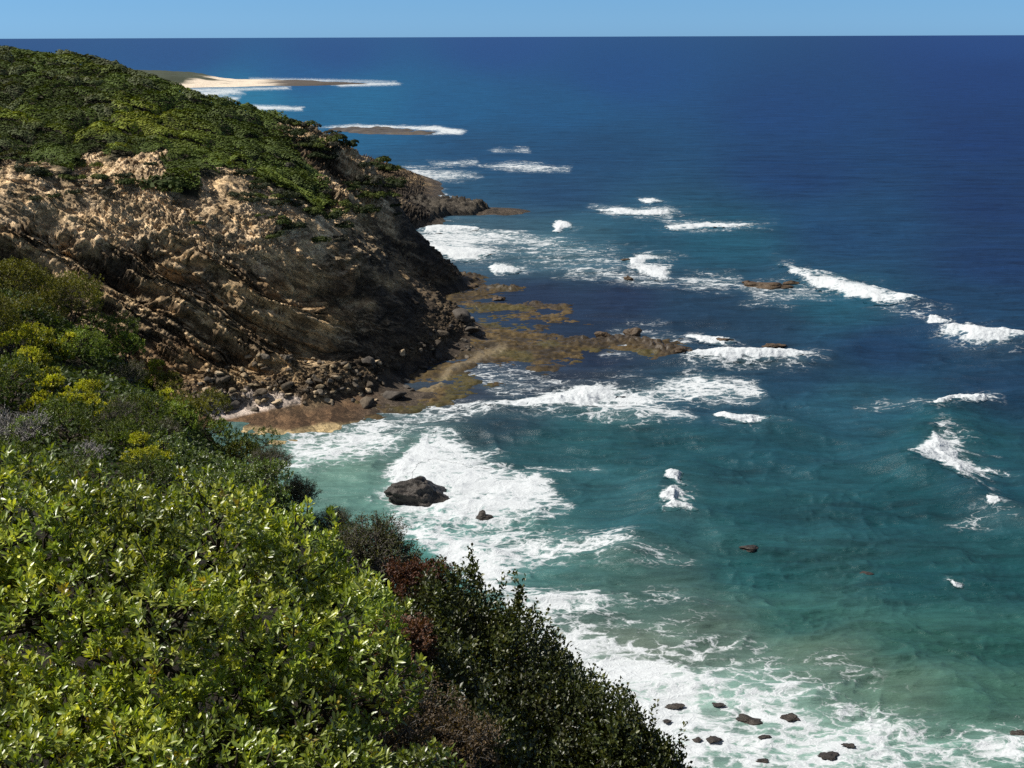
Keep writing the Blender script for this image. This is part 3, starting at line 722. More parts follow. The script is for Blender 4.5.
# ---- single shrubs on the cliff and along its rim
def blob_shrub(n, col, seed, flat=.8, leaf=.19):
    r = np.random.default_rng(seed)
    lob = r.normal(size=(6, 3)) * [.42, .42, .18]; lob[:, 2] = np.abs(lob[:, 2]) + .25
    k = r.integers(0, 6, n); dirv = unit(r.normal(size=(n, 3))); dirv[:, 2] = np.abs(dirv[:, 2]) * 1.0 - .15
    rad = r.uniform(.35, .62, 6)[k] * r.uniform(.75, 1.08, n)
    C = lob[k] + dirv * rad[:, None] * [1, 1, flat]
    nn = unit(dirv + .6 * unit(r.normal(size=(n, 3)))); U = unit(np.cross(nn, unit(r.normal(size=(n, 3))))); Wd = np.cross(nn, U)
    L = r.uniform(.6, 1.3, n) * leaf
    V, Q = leaf_quads(C, U, Wd, L, L * .65)
    cc = np.array(col) * r.uniform(.65, 1.35, (n, 1)) * (0.8 + .4 * r.random((6, 1)))[k]
    return mesh_np('foliage', V, Q, mat=M_FAR, attrs={'col': np.repeat(cc, 4, 0)})
def rim_shrubs():
    protos = [blob_shrub(800, (.045, .062, .016), 1), blob_shrub(800, (.036, .044, .022), 2), blob_shrub(800, (.070, .088, .020), 3), blob_shrub(800, (.060, .058, .042), 4), blob_shrub(800, (.030, .042, .014), 5)]
    kinds = ['dark green', 'deep grey green', 'light olive green', 'dull grey', 'blackish green']
    spots = []
    # clear single ones: pixel, size px, kind
    named = [(180,186,34,0,'largest dark bush on the tan slope just below the headland scrub'), (40,172,17,1,'dark bush on the tan rubble at the left edge of the headland'), (104,178,11,0,'small bush between tan rocks below the scrub, left of the largest dark bush'), (197,222,8,0,'small round bush on the tan rubble under the largest dark bush'),
      (253,194,8,2,'pale round bush on tan rubble right of the largest dark bush'), (85,175,10,2,'low olive bush on tan slope between two small dark ones'), (312,140,12,1,'dark bush beside the pale sandy patch on the far ridge'), (318,158,13,4,'black green bush under the pale sandy patch on the far ridge'),
      (342,141,4,4,'tiny dark bush standing out on the ridge line above the sea'), (335,138,4,1,'tiny grey bush just left of the darkest bush on the ridge line'), (388,150,6,4,'dark bush low on the far right ridge above the sea'), (366,165,10,1,'dark bush on the ridge shoulder above the dark rocks')]
    for (qx, qy, sz, kd, lab) in named: spots.append((qx, qy, sz, kd, lab))
    r = np.random.default_rng(12)
    while len(spots) < 190:
        if r.random() < .62: qx, qy = r.uniform(285, 400), r.uniform(120, 215)
        elif r.random() < .5: qx, qy = r.uniform(-20, 300), r.uniform(160, 200)
        else: qx, qy = r.uniform(255, 345), r.uniform(170, 240)
        spots.append((qx, qy, r.uniform(5, 13), int(r.integers(0, 5)), None))
    # nearest built vertex seen at that pixel
    F = HD.reshape(-1, 3); fx, fy, fd = project(F)
    ok = F[:, 2] > 3
    for (qx, qy, sz, kd, lab) in spots:
        c = np.where(ok & (np.abs(fx - qx) < 2.5) & (np.abs(fy - qy) < 2.5))[0]
        if len(c) == 0: continue
        i = c[np.argmin(fd[c])]; q = F[i]
        s = sz * fd[i] / FPX * .95
        t = empty('shrub', q - np.array([0, 0, .15 * s])); t.scale = (s, s, s * random.uniform(.7, 1.0)); t.rotation_euler.z = random.uniform(0, 6.28)
        put('foliage', protos[kd], t)
        tag(t, lab or (kinds[kd] + ' shrub scattered on the headland cliff and rim'), 'shrub', 'single shrubs on the headland cliff')
rim_shrubs()

#@ROCKS
# ================================================================== ROCK PLATFORM, BOULDERS, SEA ROCKS
def build_platform():
    xs = np.arange(-45, 45, .25); ys = np.arange(150, 292, .3)
    X, Y = np.meshgrid(xs, ys)
    px, py, d = project(np.stack([X, Y, np.zeros_like(X)], -1))
    jx = fbm(X / 9, Y / 9, oct=4, seed=201) * 10; jy = fbm(X / 9, Y / 9, oct=4, seed=202) * 5
    sd = poly_sd(px + jx, py + jy, PLAT)
    n1 = fbm(X / 14, Y / 9, oct=5, seed=203, gain=.55); n2 = fbm(X / 3.2, Y / 2.2, oct=4, seed=204)
    # left, inner part stands higher; outwards it breaks into separate tables
    inner = np.clip(1 - (px - 440) / 210, .0, 1)
    z = -.17 + .34 * smooth(-2, 14, sd) * (.62 + inner * .8) + .72 * n1 + .16 * n2
    q = np.floor(z / .16) * .16; z = q + .16 * smooth(.35, .9, (z - q) / .16)
    out = smooth(-10, 2, sd)
    z = z * out - 1.2 * (1 - out)
    # ragged blocks at the seaward edge
    f1, f2, c = voronoi(X / 1.6, Y / 1.6, 207)
    edge = np.exp(-(line_d(px + jx, py + jy, [(575,336),(600,340),(640,338),(665,352),(690,350)]) / 6) ** 2) + .8 * np.exp(-(line_d(px + jx, py + jy, [(455,270),(500,292),(560,305)]) / 4) ** 2)
    z += edge * np.clip(.6 + 1.2 * n1, 0, 1) * np.clip(.0 + .9 * c * smooth(0, .3, f2 - f1), 0, 1) * 1.1
    g1, g2, gc = voronoi(X / .9 + .4 * n2, Y / .7, 211)
    z += out * .36 * (gc - .5) * smooth(0, .25, g2 - g1)
    z = np.clip(z, -1.5, 1.4)
    m = np.clip(.5 + .5 * fbm(X / 5, Y / 4, oct=4, seed=208) + .5 * (gc - .5), 0, 1); m2 = .5 + .5 * fbm(X / 1.3, Y / 1.1, oct=3, seed=209)
    col = hue(np.array([.045, .032, .016]), np.array([.105, .072, .028]), m)
    col = hue(col, np.array([.022, .018, .013]), smooth(.45, .65, m2) * .65)
    col = hue(col, np.array([.065, .058, .018]), smooth(.6, .8, .5 + .5 * fbm(X / 7, Y / 7, oct=3, seed=210)) * .6)
    col = hue(col, np.array([.055, .042, .030]), np.clip(edge, 0, 1) * .8)
    sand = np.exp(-(line_d(px + jx * .4, py + jy * .4, [(400,398),(432,388),(450,374),(480,358),(500,352)]) / 3.2) ** 2)
    col = hue(col, np.array([.42, .34, .22]), np.clip(sand * .3, 0, 1))
    z += sand * .25
    me = mesh_np('rock_platform', np.stack([X, Y, z], -1).reshape(-1, 3), grid_quads(*X.shape), mat=M_SHELF, attrs={'col': col.reshape(-1, 3)}, smooth_=True)
    tag(put('rock_platform', me), kind='structure')
build_platform()

def rock_mesh(name, seed, sub=4, stretch=(1, .8, .6), col=(.1, .085, .07), col2=(.2, .17, .13), lay=0.0, mat=None, flat=True, cuts=9, amp=.16, bottom=-.35, hump=False):
    bm = bmesh.new(); bmesh.ops.create_icosphere(bm, subdivisions=sub, radius=1.0)
    V = np.array([v.co[:] for v in bm.verts]); T = np.array([[v.index for v in f.verts] for f in bm.faces]); bm.free()
    r = np.random.default_rng(seed)
    for k in range(cuts):
        dv = unit(r.normal(size=3)); dd = r.uniform(.48, .85)
        s = V @ dv; V = V - np.maximum(s - dd, 0)[:, None] * dv * .92
    o = seed * 13.7
    V = V * (1 + amp * fbm(V[:, 0] * 1.6 + o, V[:, 1] * 1.6, V[:, 2] * 1.6, oct=4, seed=seed)[:, None])
    if lay:
        s = V @ np.array([.25, .1, .95]) * lay + .5 * fbm(V[:, 0] * 2 + o, V[:, 1] * 2, V[:, 2] * 2, oct=2, seed=seed + 3)
        V = V * (1 + .10 * (np.abs((s - np.floor(s)) - .5) * 2 - .5)[:, None] * np.array([1, 1, .3]))
    V = V * np.array(stretch)
    if hump: V[:, 2] *= 1.02 - .62 * np.clip(V[:, 0] - .0, 0, 1) ** 1.5
    V[:, 2] = np.maximum(V[:, 2], bottom)
    t = .5 + .5 * fbm(V[:, 0] * 3 + o, V[:, 1] * 3, V[:, 2] * 3, oct=4, seed=seed + 9)
    c = hue(np.array(col), np.array(col2), t)
    return mesh_np(name, V, tris=T, mat=mat or M_ROCK, attrs={'col': c}, smooth_=not flat)

def boulders():
    spec = [((.07, .055, .04), (.14, .112, .08)), ((.20, .15, .09), (.34, .26, .16)), ((.05, .04, .03), (.10, .082, .06)), ((.32, .24, .15), (.46, .36, .24)), ((.095, .08, .06), (.18, .15, .115)), ((.045, .04, .035), (.09, .078, .066))]
    nm = ['grey brown', 'warm brown', 'dark brown', 'pale tan', 'mid grey', 'blackish']
    pro = [rock_mesh('boulder', 300 + i, 3, (1, .85, .72), *spec[i], cuts=20, amp=.10) for i in range(6)] + [rock_mesh('boulder', 320 + i, 3, (1.2, .8, .5), *spec[i], cuts=20, amp=.10) for i in range(6)]
    F = HD.reshape(-1, 3); fx, fy, fd = project(F); ok = F[:, 2] > -.3
    r = np.random.default_rng(44)
    band = [(175,398),(205,372),(260,352),(300,350),(350,362),(420,340),(450,318),(470,300),(478,312),(520,340),(505,352),(470,365),(440,380),(400,400),(340,404),(300,402),(230,412)]
    n = 0; tries = 0
    while n < 230 and tries < 4000:
        tries += 1
        qx, qy = r.uniform(175, 522), r.uniform(300, 412)
        if poly_sd(np.array([qx]), np.array([qy]), band)[0] < 0: continue
        c = np.where(ok & (np.abs(fx - qx) < 3) & (np.abs(fy - qy) < 3))[0]
        if len(c) == 0: continue
        i = c[np.argmin(fd[c])]; q = F[i]
        right = np.clip((qx - 330) / 120, 0, 1)
        kd = int(r.choice(6, p=np.array([.2, .2 * (1 - right) + .06, .2 + .1 * right, .2 * (1 - right) + .05, .2, .05 + .25 * right]) / np.sum([.2, .2 * (1 - right) + .06, .2 + .1 * right, .2 * (1 - right) + .05, .2, .05 + .25 * right])))
        s = (r.pareto(2.3) * 3.0 + 2.8) ; s = min(s, 14 if kd in (0, 2, 5) else 6) * fd[i] / FPX
        o = put('boulder', pro[kd + 6 * int(r.integers(0, 2))], None, q + np.array([0, 0, .12 * s]))
        o.scale = (s, s * r.uniform(.75, 1), s * r.uniform(.75, 1.1)); o.rotation_euler = (r.uniform(-.35, .35), r.uniform(-.35, .35), r.uniform(0, 6.28))
        tag(o, nm[kd] + ' boulder among the fallen rocks at the foot of the cliff', 'boulder', 'boulders fallen at the cliff foot')
        n += 1
boulders()

def wl_(q): return float(sea_height(np.array([q[0]]), np.array([q[1]]), np.array([.2]))[0])
def sea_rocks():
    D1, D2 = (.022, .019, .016), (.06, .05, .042)
    # the large hump-backed rock and the small one with a knob
    q = sea_pt(422., 503.); s = 39 * q[1] / math.cos(.29) / FPX
    me = rock_mesh('sea_rock', 404, 6, (1, .8, .66), (.025, .022, .019), (.07, .06, .052), 3.5, M_WETROCK, cuts=4, amp=.26, bottom=-.3, hump=True)
    o = put('sea_rock', me, None, q + np.array([0, 1.2, -.2])); o.scale = (s * 1.04, s * .9, s * 1.0); o.rotation_euler = (0, .1, .3)
    tag(o, 'large dark hump backed rock standing in white surf', 'rock')
    q = sea_pt(485., 519.); s = 12 * q[1] / math.cos(.3) / FPX
    o = put('sea_rock', rock_mesh('sea_rock', 402, 5, (1, .7, .35), D1, D2, 4, M_WETROCK), None, q); o.scale = (s, s, s)
    k = put('peak', rock_mesh('peak', 403, 4, (.42, .35, .4), D1, D2, 3, M_WETROCK), o, (-.18, .05, .38))
    tag(o, 'small dark rock with a knob on top, right of the large humped rock', 'rock')
    lst = [(675,707,12,.35,'flat dark rock upper left in the white shallows below the bushes'), (667,723,6,.3,'little round dark rock just under the upper left flat one'), (748,721,17,.4,'wide pointed dark rock in the middle of the white shallows'), (792,721,12,.45,'dark peaked rock right of the wide pointed rock in the shallows'),
      (715,741,13,.5,'dark double humped rock in the lower white shallows'), (697,742,8,.3,'low dark rock touching the double humped one in the shallows'), (765,739,8,.25,'low sliver of dark rock below the wide pointed rock'), (762,764,9,.4,'dark rock cut by the bottom edge of the picture'), (850,748,9,.2,'thin dark rock right of centre in the lower shallows'),
      (828,758,17,.12,'long nearly drowned dark rock in the lower shallows'), (1018,734,11,.7,'tall dark rock in foam at the right edge'), (718,705,9,.15,'nearly drowned brown rock right of the upper left flat one')]
    for i, (qx, qy, w, hz, lab) in enumerate(lst):
        q = sea_pt(float(qx), float(qy)); s = .62 * w * np.hypot(q[1], 50) / FPX
        o = put('sea_rock', rock_mesh('sea_rock', 410 + i, 4, (1, .8, hz), D1, D2, 3, M_WETROCK, cuts=14, amp=.46), None, q + np.array([0, 0, .08 + wl_(q)])); o.scale = (s * 1.3, s, s * .62); o.rotation_euler = (0, 0, random.uniform(-.4, .4))
        tag(o, lab, 'rock', 'dark rocks in the white shallows')
    for i, (qx, qy, w, hz, lab) in enumerate([(750,552,10,.2,'wet dark rock awash with a white splash in the teal bay'), (868,574,9,.16,'dark rock just awash right of the splashing one in the teal bay')]):
        q = sea_pt(float(qx), float(qy)); s = w * np.hypot(q[1], 50) / FPX
        o = put('sea_rock', rock_mesh('sea_rock', 430 + i, 4, (1, .6, hz), D1, D2, 3, M_WETROCK, amp=.3), None, q + np.array([0, 0, -.02 + wl_(q)])); o.scale = (s, s, s * 1.3)
        tag(o, lab, 'rock')
    R1, R2 = (.05, .034, .02), (.11, .075, .045)
    reef = [(772,286,26,.16,'long brown reef rock at the root of the slanting breaker'), (748,282,10,.2,'brown reef rock at the left end of the long offshore one'), (792,284,9,.3,'brown reef block at the right end of the long offshore one, in foam'), (632,336,9,.75,'tallest block on the seaward edge of the brown platform'), (602,338,8,.65,'pointed block left of the tallest one on the platform edge'),
      (680,353,12,.3,'ragged rock at the outer right corner of the platform'), (725,342,11,.25,'brown reef rock beside a short white crest, off the platform'), (772,348,12,.2,'low brown reef rock farthest right of the platform'), (627,280,5,.7,'small round rock in foam under the doubled breaker'), (626,261,5,.4,'little dark rock at the left end of the doubled breaker'),
      (497,300,9,.35,'dark block on the near part of the brown platform'), (470,288,8,.3,'low dark block on the platform close to the cliff')]
    for i, (qx, qy, w, hz, lab) in enumerate(reef):
        q = sea_pt(float(qx), float(qy)); s = w * np.hypot(q[1], 50) / FPX
        o = put('reef_rock', rock_mesh('reef_rock', 440 + i, 4, (1, .55, hz), R1, R2, 4, M_WETROCK, cuts=14, amp=.4), None, q + np.array([0, 0, .15 + wl_(q)])); o.scale = (s, s, s); o.rotation_euler = (0, 0, random.uniform(-.3, .3))
        tag(o, lab, 'rock', 'brown rocks of the outer reef')
sea_rocks()

def strip(name, poly, zfun, colfun, step, mat, pad=6):
    a = np.array(poly, float)
    w = sea_pt(a[:, 0], a[:, 1]); x0, y0 = w[:, 0].min(), w[:, 1].min(); x1, y1 = w[:, 0].max(), w[:, 1].max()
    X, Y = np.meshgrid(np.arange(x0 - pad * step, x1 + pad * step, step), np.arange(y0 - pad * step, y1 + pad * step, step))
    wp = w[:, :2]; k = step * 3
    sd = poly_sd(X + fbm(X / (9 * step), Y / (9 * step), oct=4, seed=501) * k, Y + fbm(X / (9 * step), Y / (9 * step), oct=4, seed=502) * k, wp)
    px, py, d = project(np.stack([X, Y, np.zeros_like(X)], -1))
    Z = zfun(X, Y, sd, px, py); c = colfun(X, Y, sd, px, py, Z)
    return mesh_np(name, np.stack([X, Y, Z], -1).reshape(-1, 3), grid_quads(*X.shape), mat=mat, attrs={'col': c.reshape(-1, 3)})
def far_land():
    def z1(X, Y, sd, px, py): return -1.1 + 1.7 * smooth(-4, 10, sd) + .8 * fbm(X / 7, Y / 7, oct=4, seed=511) * smooth(-4, 6, sd)
    def c1(X, Y, sd, px, py, Z): return hue(np.array([.05, .042, .034]), np.array([.11, .09, .07]), .5 + .5 * fbm(X / 5, Y / 5, oct=4, seed=512))
    o = put('reef', strip('reef', [(318,129),(350,127),(400,128),(440,132),(430,135),(380,135),(340,134)], z1, c1, 1.2, M_WETROCK))
    tag(o, 'low brown rock shelf edged with white surf, beyond the headland', 'reef')
    def z2(X, Y, sd, px, py):
        dune = smooth(250, 170, px) * smooth(5, 70, sd)
        return -2 + 4.0 * smooth(-8, 30, sd) + dune * 9 * (1 + .35 * fbm(X / 40, Y / 40, oct=4, seed=521)) + .5 * fbm(X / 12, Y / 12, oct=3, seed=522)
    def c2(X, Y, sd, px, py, Z):
        sand = np.array([.66, .56, .44]); rock = np.array([.075, .062, .05]); scr = np.array([.045, .055, .035])
        n_ = .5 + .5 * fbm(X / 25, Y / 25, oct=4, seed=523)
        c = hue(np.broadcast_to(sand, X.shape + (3,)), rock, smooth(255, 285, px + 25 * (n_ - .5)))
        return hue(c, scr, smooth(4.0, 6.0, Z + 7 * (n_ - .5)))
    o = put('far_shore', strip('far_shore', [(60,86.5),(160,89),(230,87),(300,86),(330,85.5),(362,84.5),(395,83.8),(360,82.5),(300,81.2),(230,79.5),(140,76),(40,75)], z2, c2, 6.0, M_ROCK))
    tag(o, kind='structure')
    # rocky tongue under the dark point behind the cliff
    def z3(X, Y, sd, px, py): 
        f1, f2, c = voronoi(X / 2.6, Y / 2.6, 531); g1, g2, e = voronoi(X / 1.1, Y / 1.1, 532)
        return -1 + 2.6 * smooth(-1.5, 2.5, sd) + smooth(-1, 2.5, sd) * (1.8 * c * smooth(0, .3, f2 - f1) + .7 * e * smooth(0, .3, g2 - g1))
    def c3(X, Y, sd, px, py, Z): return hue(np.array([.04, .034, .028]), np.array([.10, .085, .065]), .5 + .5 * fbm(X / 4, Y / 4, oct=4, seed=533))
    o = put('rock_point', strip('rock_point', [(380,196),(410,203),(440,205),(470,206),(492,210),(472,216),(450,217),(445,221),(428,227),(405,233),(390,226)], z3, c3, .5, M_CLIFF))
    tag(o, 'jagged dark rock point jutting into the sea behind the cliff', 'rock point')
far_land()

#@HILL
# ================================================================== NEAR HILLSIDE
# top of the near bushes: pixel and distance; the ground lies below
TOP = [(0,258,48),(90,312,40),(170,378,32),(260,445,24),(330,510,18),(420,565,13.5),(520,620,11),(600,695,9.2),(680,775,8),
       (0,330,34),(100,400,26),(60,470,16),(180,470,17),(0,400,24),(-150,280,44),(-150,420,22),(250,500,15)]
HILL = [A(a, b, c, -1.15) for a, b, c in TOP]
HILL += [(0, 0, 47.6), (-3, 2, 47.4), (3, 0, 47.0), (-2.5, 5, 46.3), (-1, 5, 45.7), (-1, 3, 46.3), (1, 3, 45.3), (0, 4.5, 45.2), (0, 6, 44.6), (-1, 7, 45.0), (1, 5, 44.2), (-4, 8, 46.6), (-8, 4, 48.2), (-10, -6, 49), (0, -8, 49), (6, -6, 47.5), (5, 3, 43.5), (-20, 10, 47.5), (-30, 25, 46), (-45, 45, 43), (-25, -6, 50)]
for a, b, c in TOP[:9]:
    q = A(a, b, c, -1.15); u = np.array([.75, .66])
    HILL += [(q[0] + u[0] * 7, q[1] + u[1] * 7, q[2] - 9.5), (q[0] + u[0] * 25, q[1] + u[1] * 25, max(q[2] - 34, -1))]
HILL += [(-20, 100, 6), (-45, 118, 0), (-20, 122, -3), (5, 62, -3), (28, 30, -3), (-70, 90, 25), (-80, 60, 42), (-90, 120, 3), (20, 8, 18), (24, -8, 22)]
hill_f = TPS(HILL, 0.0005)
def build_hill():
    xs = np.concatenate([np.arange(-100, -26, 1.2), np.arange(-26, 6, .2), np.arange(6, 40, .8)]); ys = np.concatenate([np.arange(-8, 52, .25), np.arange(52, 135, 1.0)])
    X, Y = np.meshgrid(xs, ys); Z = hill_f(X, Y)
    Z = Z + .12 * fbm(X / 1.5, Y / 1.5, oct=4, seed=601)
    c = hue(np.array([.022, .018, .012]), np.array([.05, .040, .024]), .5 + .5 * fbm(X / 2, Y / 2, oct=4, seed=602))
    me = mesh_np('hillside', np.stack([X, Y, Z], -1).reshape(-1, 3), grid_quads(*X.shape), mat=M_SOIL, attrs={'col': c.reshape(-1, 3)}, smooth_=True)
    tag(put('hillside', me), kind='structure')
build_hill()
def ground(x, y): return float(hill_f(np.array([x]), np.array([y]))[0])

# ---- leaves and stems
def leaves8(P, Dv, Nv, L, Wi, bend):
    """long leaf: 8 verts, folded on the midrib and drooping"""
    n = len(P); Sd = unit(np.cross(Dv, Nv)); Nv = np.cross(Sd, Dv)
    L = L[:, None]; w = Wi[:, None] / 2; b = (bend[:, None]) * L
    def pt(t, s, k): return P + Dv * L * t + Sd * w * s - Nv * b * t * t + Nv * w * k
    V = np.stack([pt(0, 0, 0), pt(.38, .8, .28), pt(.38, -.8, .28), pt(.40, 0, 0), pt(.72, .9, .25), pt(.72, -.9, .25), pt(.74, 0, 0), pt(1, 0, .0)], 1).reshape(-1, 3)
    i = np.arange(n)[:, None] * 8
    T = np.concatenate([i + np.array([[0, 3, 1]]), i + np.array([[0, 2, 3]]), i + np.array([[4, 6, 7]]), i + np.array([[6, 5, 7]])])
    Q = np.concatenate([i + np.array([[1, 3, 6, 4]]), i + np.array([[3, 2, 5, 6]])])
    return V, Q, T, 8
def leaves4(P, Dv, Nv, L, Wi, bend):
    n = len(P); Sd = unit(np.cross(Dv, Nv)); Nv = np.cross(Sd, Dv)
    L = L[:, None]; w = Wi[:, None] / 2
    V = np.stack([P, P + Dv * L * .58 + Sd * w + Nv * w * .4, P + Dv * L - Nv * bend[:, None] * L, P + Dv * L * .58 - Sd * w + Nv * w * .4], 1).reshape(-1, 3)
    i = np.arange(n)[:, None] * 4
    return V, None, np.concatenate([i + np.array([[0, 2, 1]]), i + np.array([[0, 3, 2]])]), 4
def tubes(paths, radii, sides=4):
    """paths: list of (k,3) arrays"""
    VV, QQ, base = [], [], 0
    for p_, r_ in zip(paths, radii):
        p_ = np.asarray(p_); k = len(p_)
        tg = unit(np.gradient(p_, axis=0)); ref = np.array([.3, .8, .52]); a = unit(np.cross(tg, ref)); b = np.cross(tg, a)
        an = np.arange(sides) * 2 * math.pi / sides
        ring = p_[:, None] + (a[:, None] * np.cos(an)[None, :, None] + b[:, None] * np.sin(an)[None, :, None]) * np.asarray(r_)[:, None, None]
        VV.append(ring.reshape(-1, 3))
        i = np.arange(k - 1)[:, None] * sides; j = np.arange(sides)[None]; j2 = (j + 1) % sides
        QQ.append((np.stack([i + j, i + j2, i + sides + j2, i + sides + j], -1).reshape(-1, 4)) + base); base += k * sides
    return np.concatenate(VV), np.concatenate(QQ)
def wiggle(a, b, k, amp, r, sag=0.0):
    t = np.linspace(0, 1, k)[:, None]; p_ = a + (b - a) * t
    n_ = r.normal(size=(k, 3)) * amp * np.linalg.norm(b - a); n_[0] = 0; n_[-1] = 0
    p_ = p_ + n_; p_[:, 2] += sag * np.sin(t[:, 0] * math.pi) * np.linalg.norm(b - a)
    return p_

def shrub(name, lobes, leaf, cols, label, cat='shrub', group=None, seed=0, tips=400, per=9, mode='rosette', mat=None, bark=None, big=False, up=.5, shell=(.8, 1.05), rough=.16, stems=60, yellow=0.0, low=-.45, stem_r=.014, spread=.9, tipcol=0.25, shoots=0):
    """lobes: [(centre, (rx, ry, rz))]; leaf: (length, width)"""
    r = np.random.default_rng(seed)
    cen = np.array([l_[0] for l_ in lobes], float); rad = np.array([l_[1] for l_ in lobes], float)
    wgt = (rad[:, 0] * rad[:, 1]) ; wgt = wgt / wgt.sum()
    # root of the shrub on the ground under its middle
    mid = cen.mean(0); g = ground(mid[0], mid[1]); root = np.array([mid[0], mid[1], min(g, mid[2] - .1)])
    n = tips * 3; k = r.choice(len(lobes), n, p=wgt); dv = unit(r.normal(size=(n, 3)))
    dv = dv[(dv[:, 2] > low)]; k = k[:len(dv)]
    f = r.uniform(*shell, len(dv)) * (1 + rough * fbm(dv[:, 0] * 2.2 + k * 9.1, dv[:, 1] * 2.2, dv[:, 2] * 2.2, oct=3, seed=seed))
    T = cen[k] + dv * rad[k] * f[:, None]
    # drop tips buried in another lobe
    bur = np.zeros(len(T))
    for c, rr in zip(cen, rad):
        q = np.linalg.norm((T - c) / rr, axis=1); bur = np.maximum(bur, (q < .68).astype(float))
    keep = (bur < .5) | (r.random(len(T)) < .10)
    T, dv, k = T[keep][:tips], dv[keep][:tips], k[keep][:tips]
    cv = (0.8 + .45 * vnoise(T[:, 0] / .35 + 3, T[:, 1] / .35, T[:, 2] / .35, seed=seed + 2))
    ax = unit(dv * (1 - up) + np.array([0, 0, up]) + .25 * r.normal(size=dv.shape))
    if shoots:
        m = shoots; sidx = np.argsort(-(T[:, 2] + r.normal(size=len(T)) * .12))[:m * 3]; sidx = r.choice(sidx, m)
        for s_ in sidx:
            kk = 6; hh = r.uniform(.12, .32)
            d_ = unit(np.array([r.normal() * .3, r.normal() * .3, 1.]))
            pts = T[s_] + d_ * (np.linspace(.1, 1, kk)[:, None] * hh)
            T = np.r_[T, pts]; ax = np.r_[ax, np.tile(d_, (kk, 1))]; cv = np.r_[cv, np.full(kk, cv[s_])]
    m = len(T)
    P = np.repeat(T, per, 0); AX = np.repeat(ax, per, 0); N_ = m * per
    ang = np.tile(np.arange(per) * 2.39996, m) + np.repeat(r.uniform(0, 6.28, m), per) + r.normal(size=N_) * .25
    e1 = unit(np.cross(AX, np.array([.31, .77, .55]))); e2 = np.cross(AX, e1)
    radial = e1 * np.cos(ang)[:, None] + e2 * np.sin(ang)[:, None]
    ring = np.tile(np.linspace(0, 1, per), m)   # inner leaves upright, outer ones splayed
    op = spread * (.25 + .95 * ring) + r.normal(size=N_) * .18
    Dv = unit(AX * np.cos(op)[:, None] + radial * np.sin(op)[:, None] + .12 * r.normal(size=(N_, 3)))
    L = leaf[0] * r.uniform(.65, 1.2, N_) * (.7 + .4 * ring); Wi = leaf[1] * r.uniform(.75, 1.2, N_)
    P = P - AX * (ring * leaf[0] * (.9 if mode == 'rosette' else 2.2))[:, None] + r.normal(size=(N_, 3)) * leaf[0] * (.10 if mode == 'rosette' else .35)
    Nv = unit(AX * 1.0 - radial * .35 + .35 * r.normal(size=(N_, 3)))
    bend = r.uniform(0, .28, N_)
    V, Q, Tr, vp = (leaves8 if big else leaves4)(P, Dv, Nv, L, Wi, bend)
    cols = [np.array(c) for c in cols]
    t = r.random(N_); mixv = hue(np.broadcast_to(cols[0], (N_, 3)), cols[1], t)
    if len(cols) > 2: mixv = hue(mixv, cols[2], (np.repeat(r.random(m), per) < tipcol) * r.uniform(.4, 1, N_) * (1 - .5 * ring))
    if yellow: mixv = np.where((np.repeat(r.random(m), per) < yellow)[:, None] & (r.random(N_) < .6)[:, None], np.array([.42, .33, .03]) * r.uniform(.6, 1.1, (N_, 1)), mixv)
    mixv = mixv * (np.repeat(cv, per) * r.uniform(.75, 1.25, N_))[:, None]
    th = empty(name, root)
    me = mesh_np('foliage', V - root, Q, Tr, mat=mat or M_LEAF_M, attrs={'col': np.repeat(mixv, vp, 0)})
    put('foliage', me, th)
    # stems: root -> lobe hearts -> tips
    paths, rr_ = [], []
    for j, c in enumerate(cen):
        h = c - np.array([0, 0, rad[j][2] * .35])
        paths.append(wiggle(root - np.array([0, 0, .1]), h, 7, .05, r, .08)); rr_.append(np.linspace(stem_r * 1.5, stem_r, 7))
        mine = np.where(k[:len(T)] == j)[0] if len(k) else []
        mine = mine[:0] if len(mine) == 0 else r.choice(mine, min(len(mine), max(3, int(stems * wgt[j]))), replace=False)
        fork = [h + dv_ * rad[j] * .45 for dv_ in unit(r.normal(size=(5, 3)) + np.array([0, 0, .6]))]
        for fk in fork: paths.append(wiggle(h, fk, 5, .07, r)); rr_.append(np.linspace(stem_r * .9, stem_r * .6, 5))
        for t_ in mine:
            fk = fork[int(np.argmin([np.linalg.norm(x_ - T[t_]) for x_ in fork]))]
            paths.append(wiggle(fk, T[t_], 5, .07, r)); rr_.append(np.linspace(stem_r * .5, stem_r * .22, 5))
    V, Q = tubes(paths, rr_)
    put('stems', mesh_np('stems', V - root, Q, mat=bark or M_BARK, smooth_=True), th)
    return tag(th, label, cat, group)

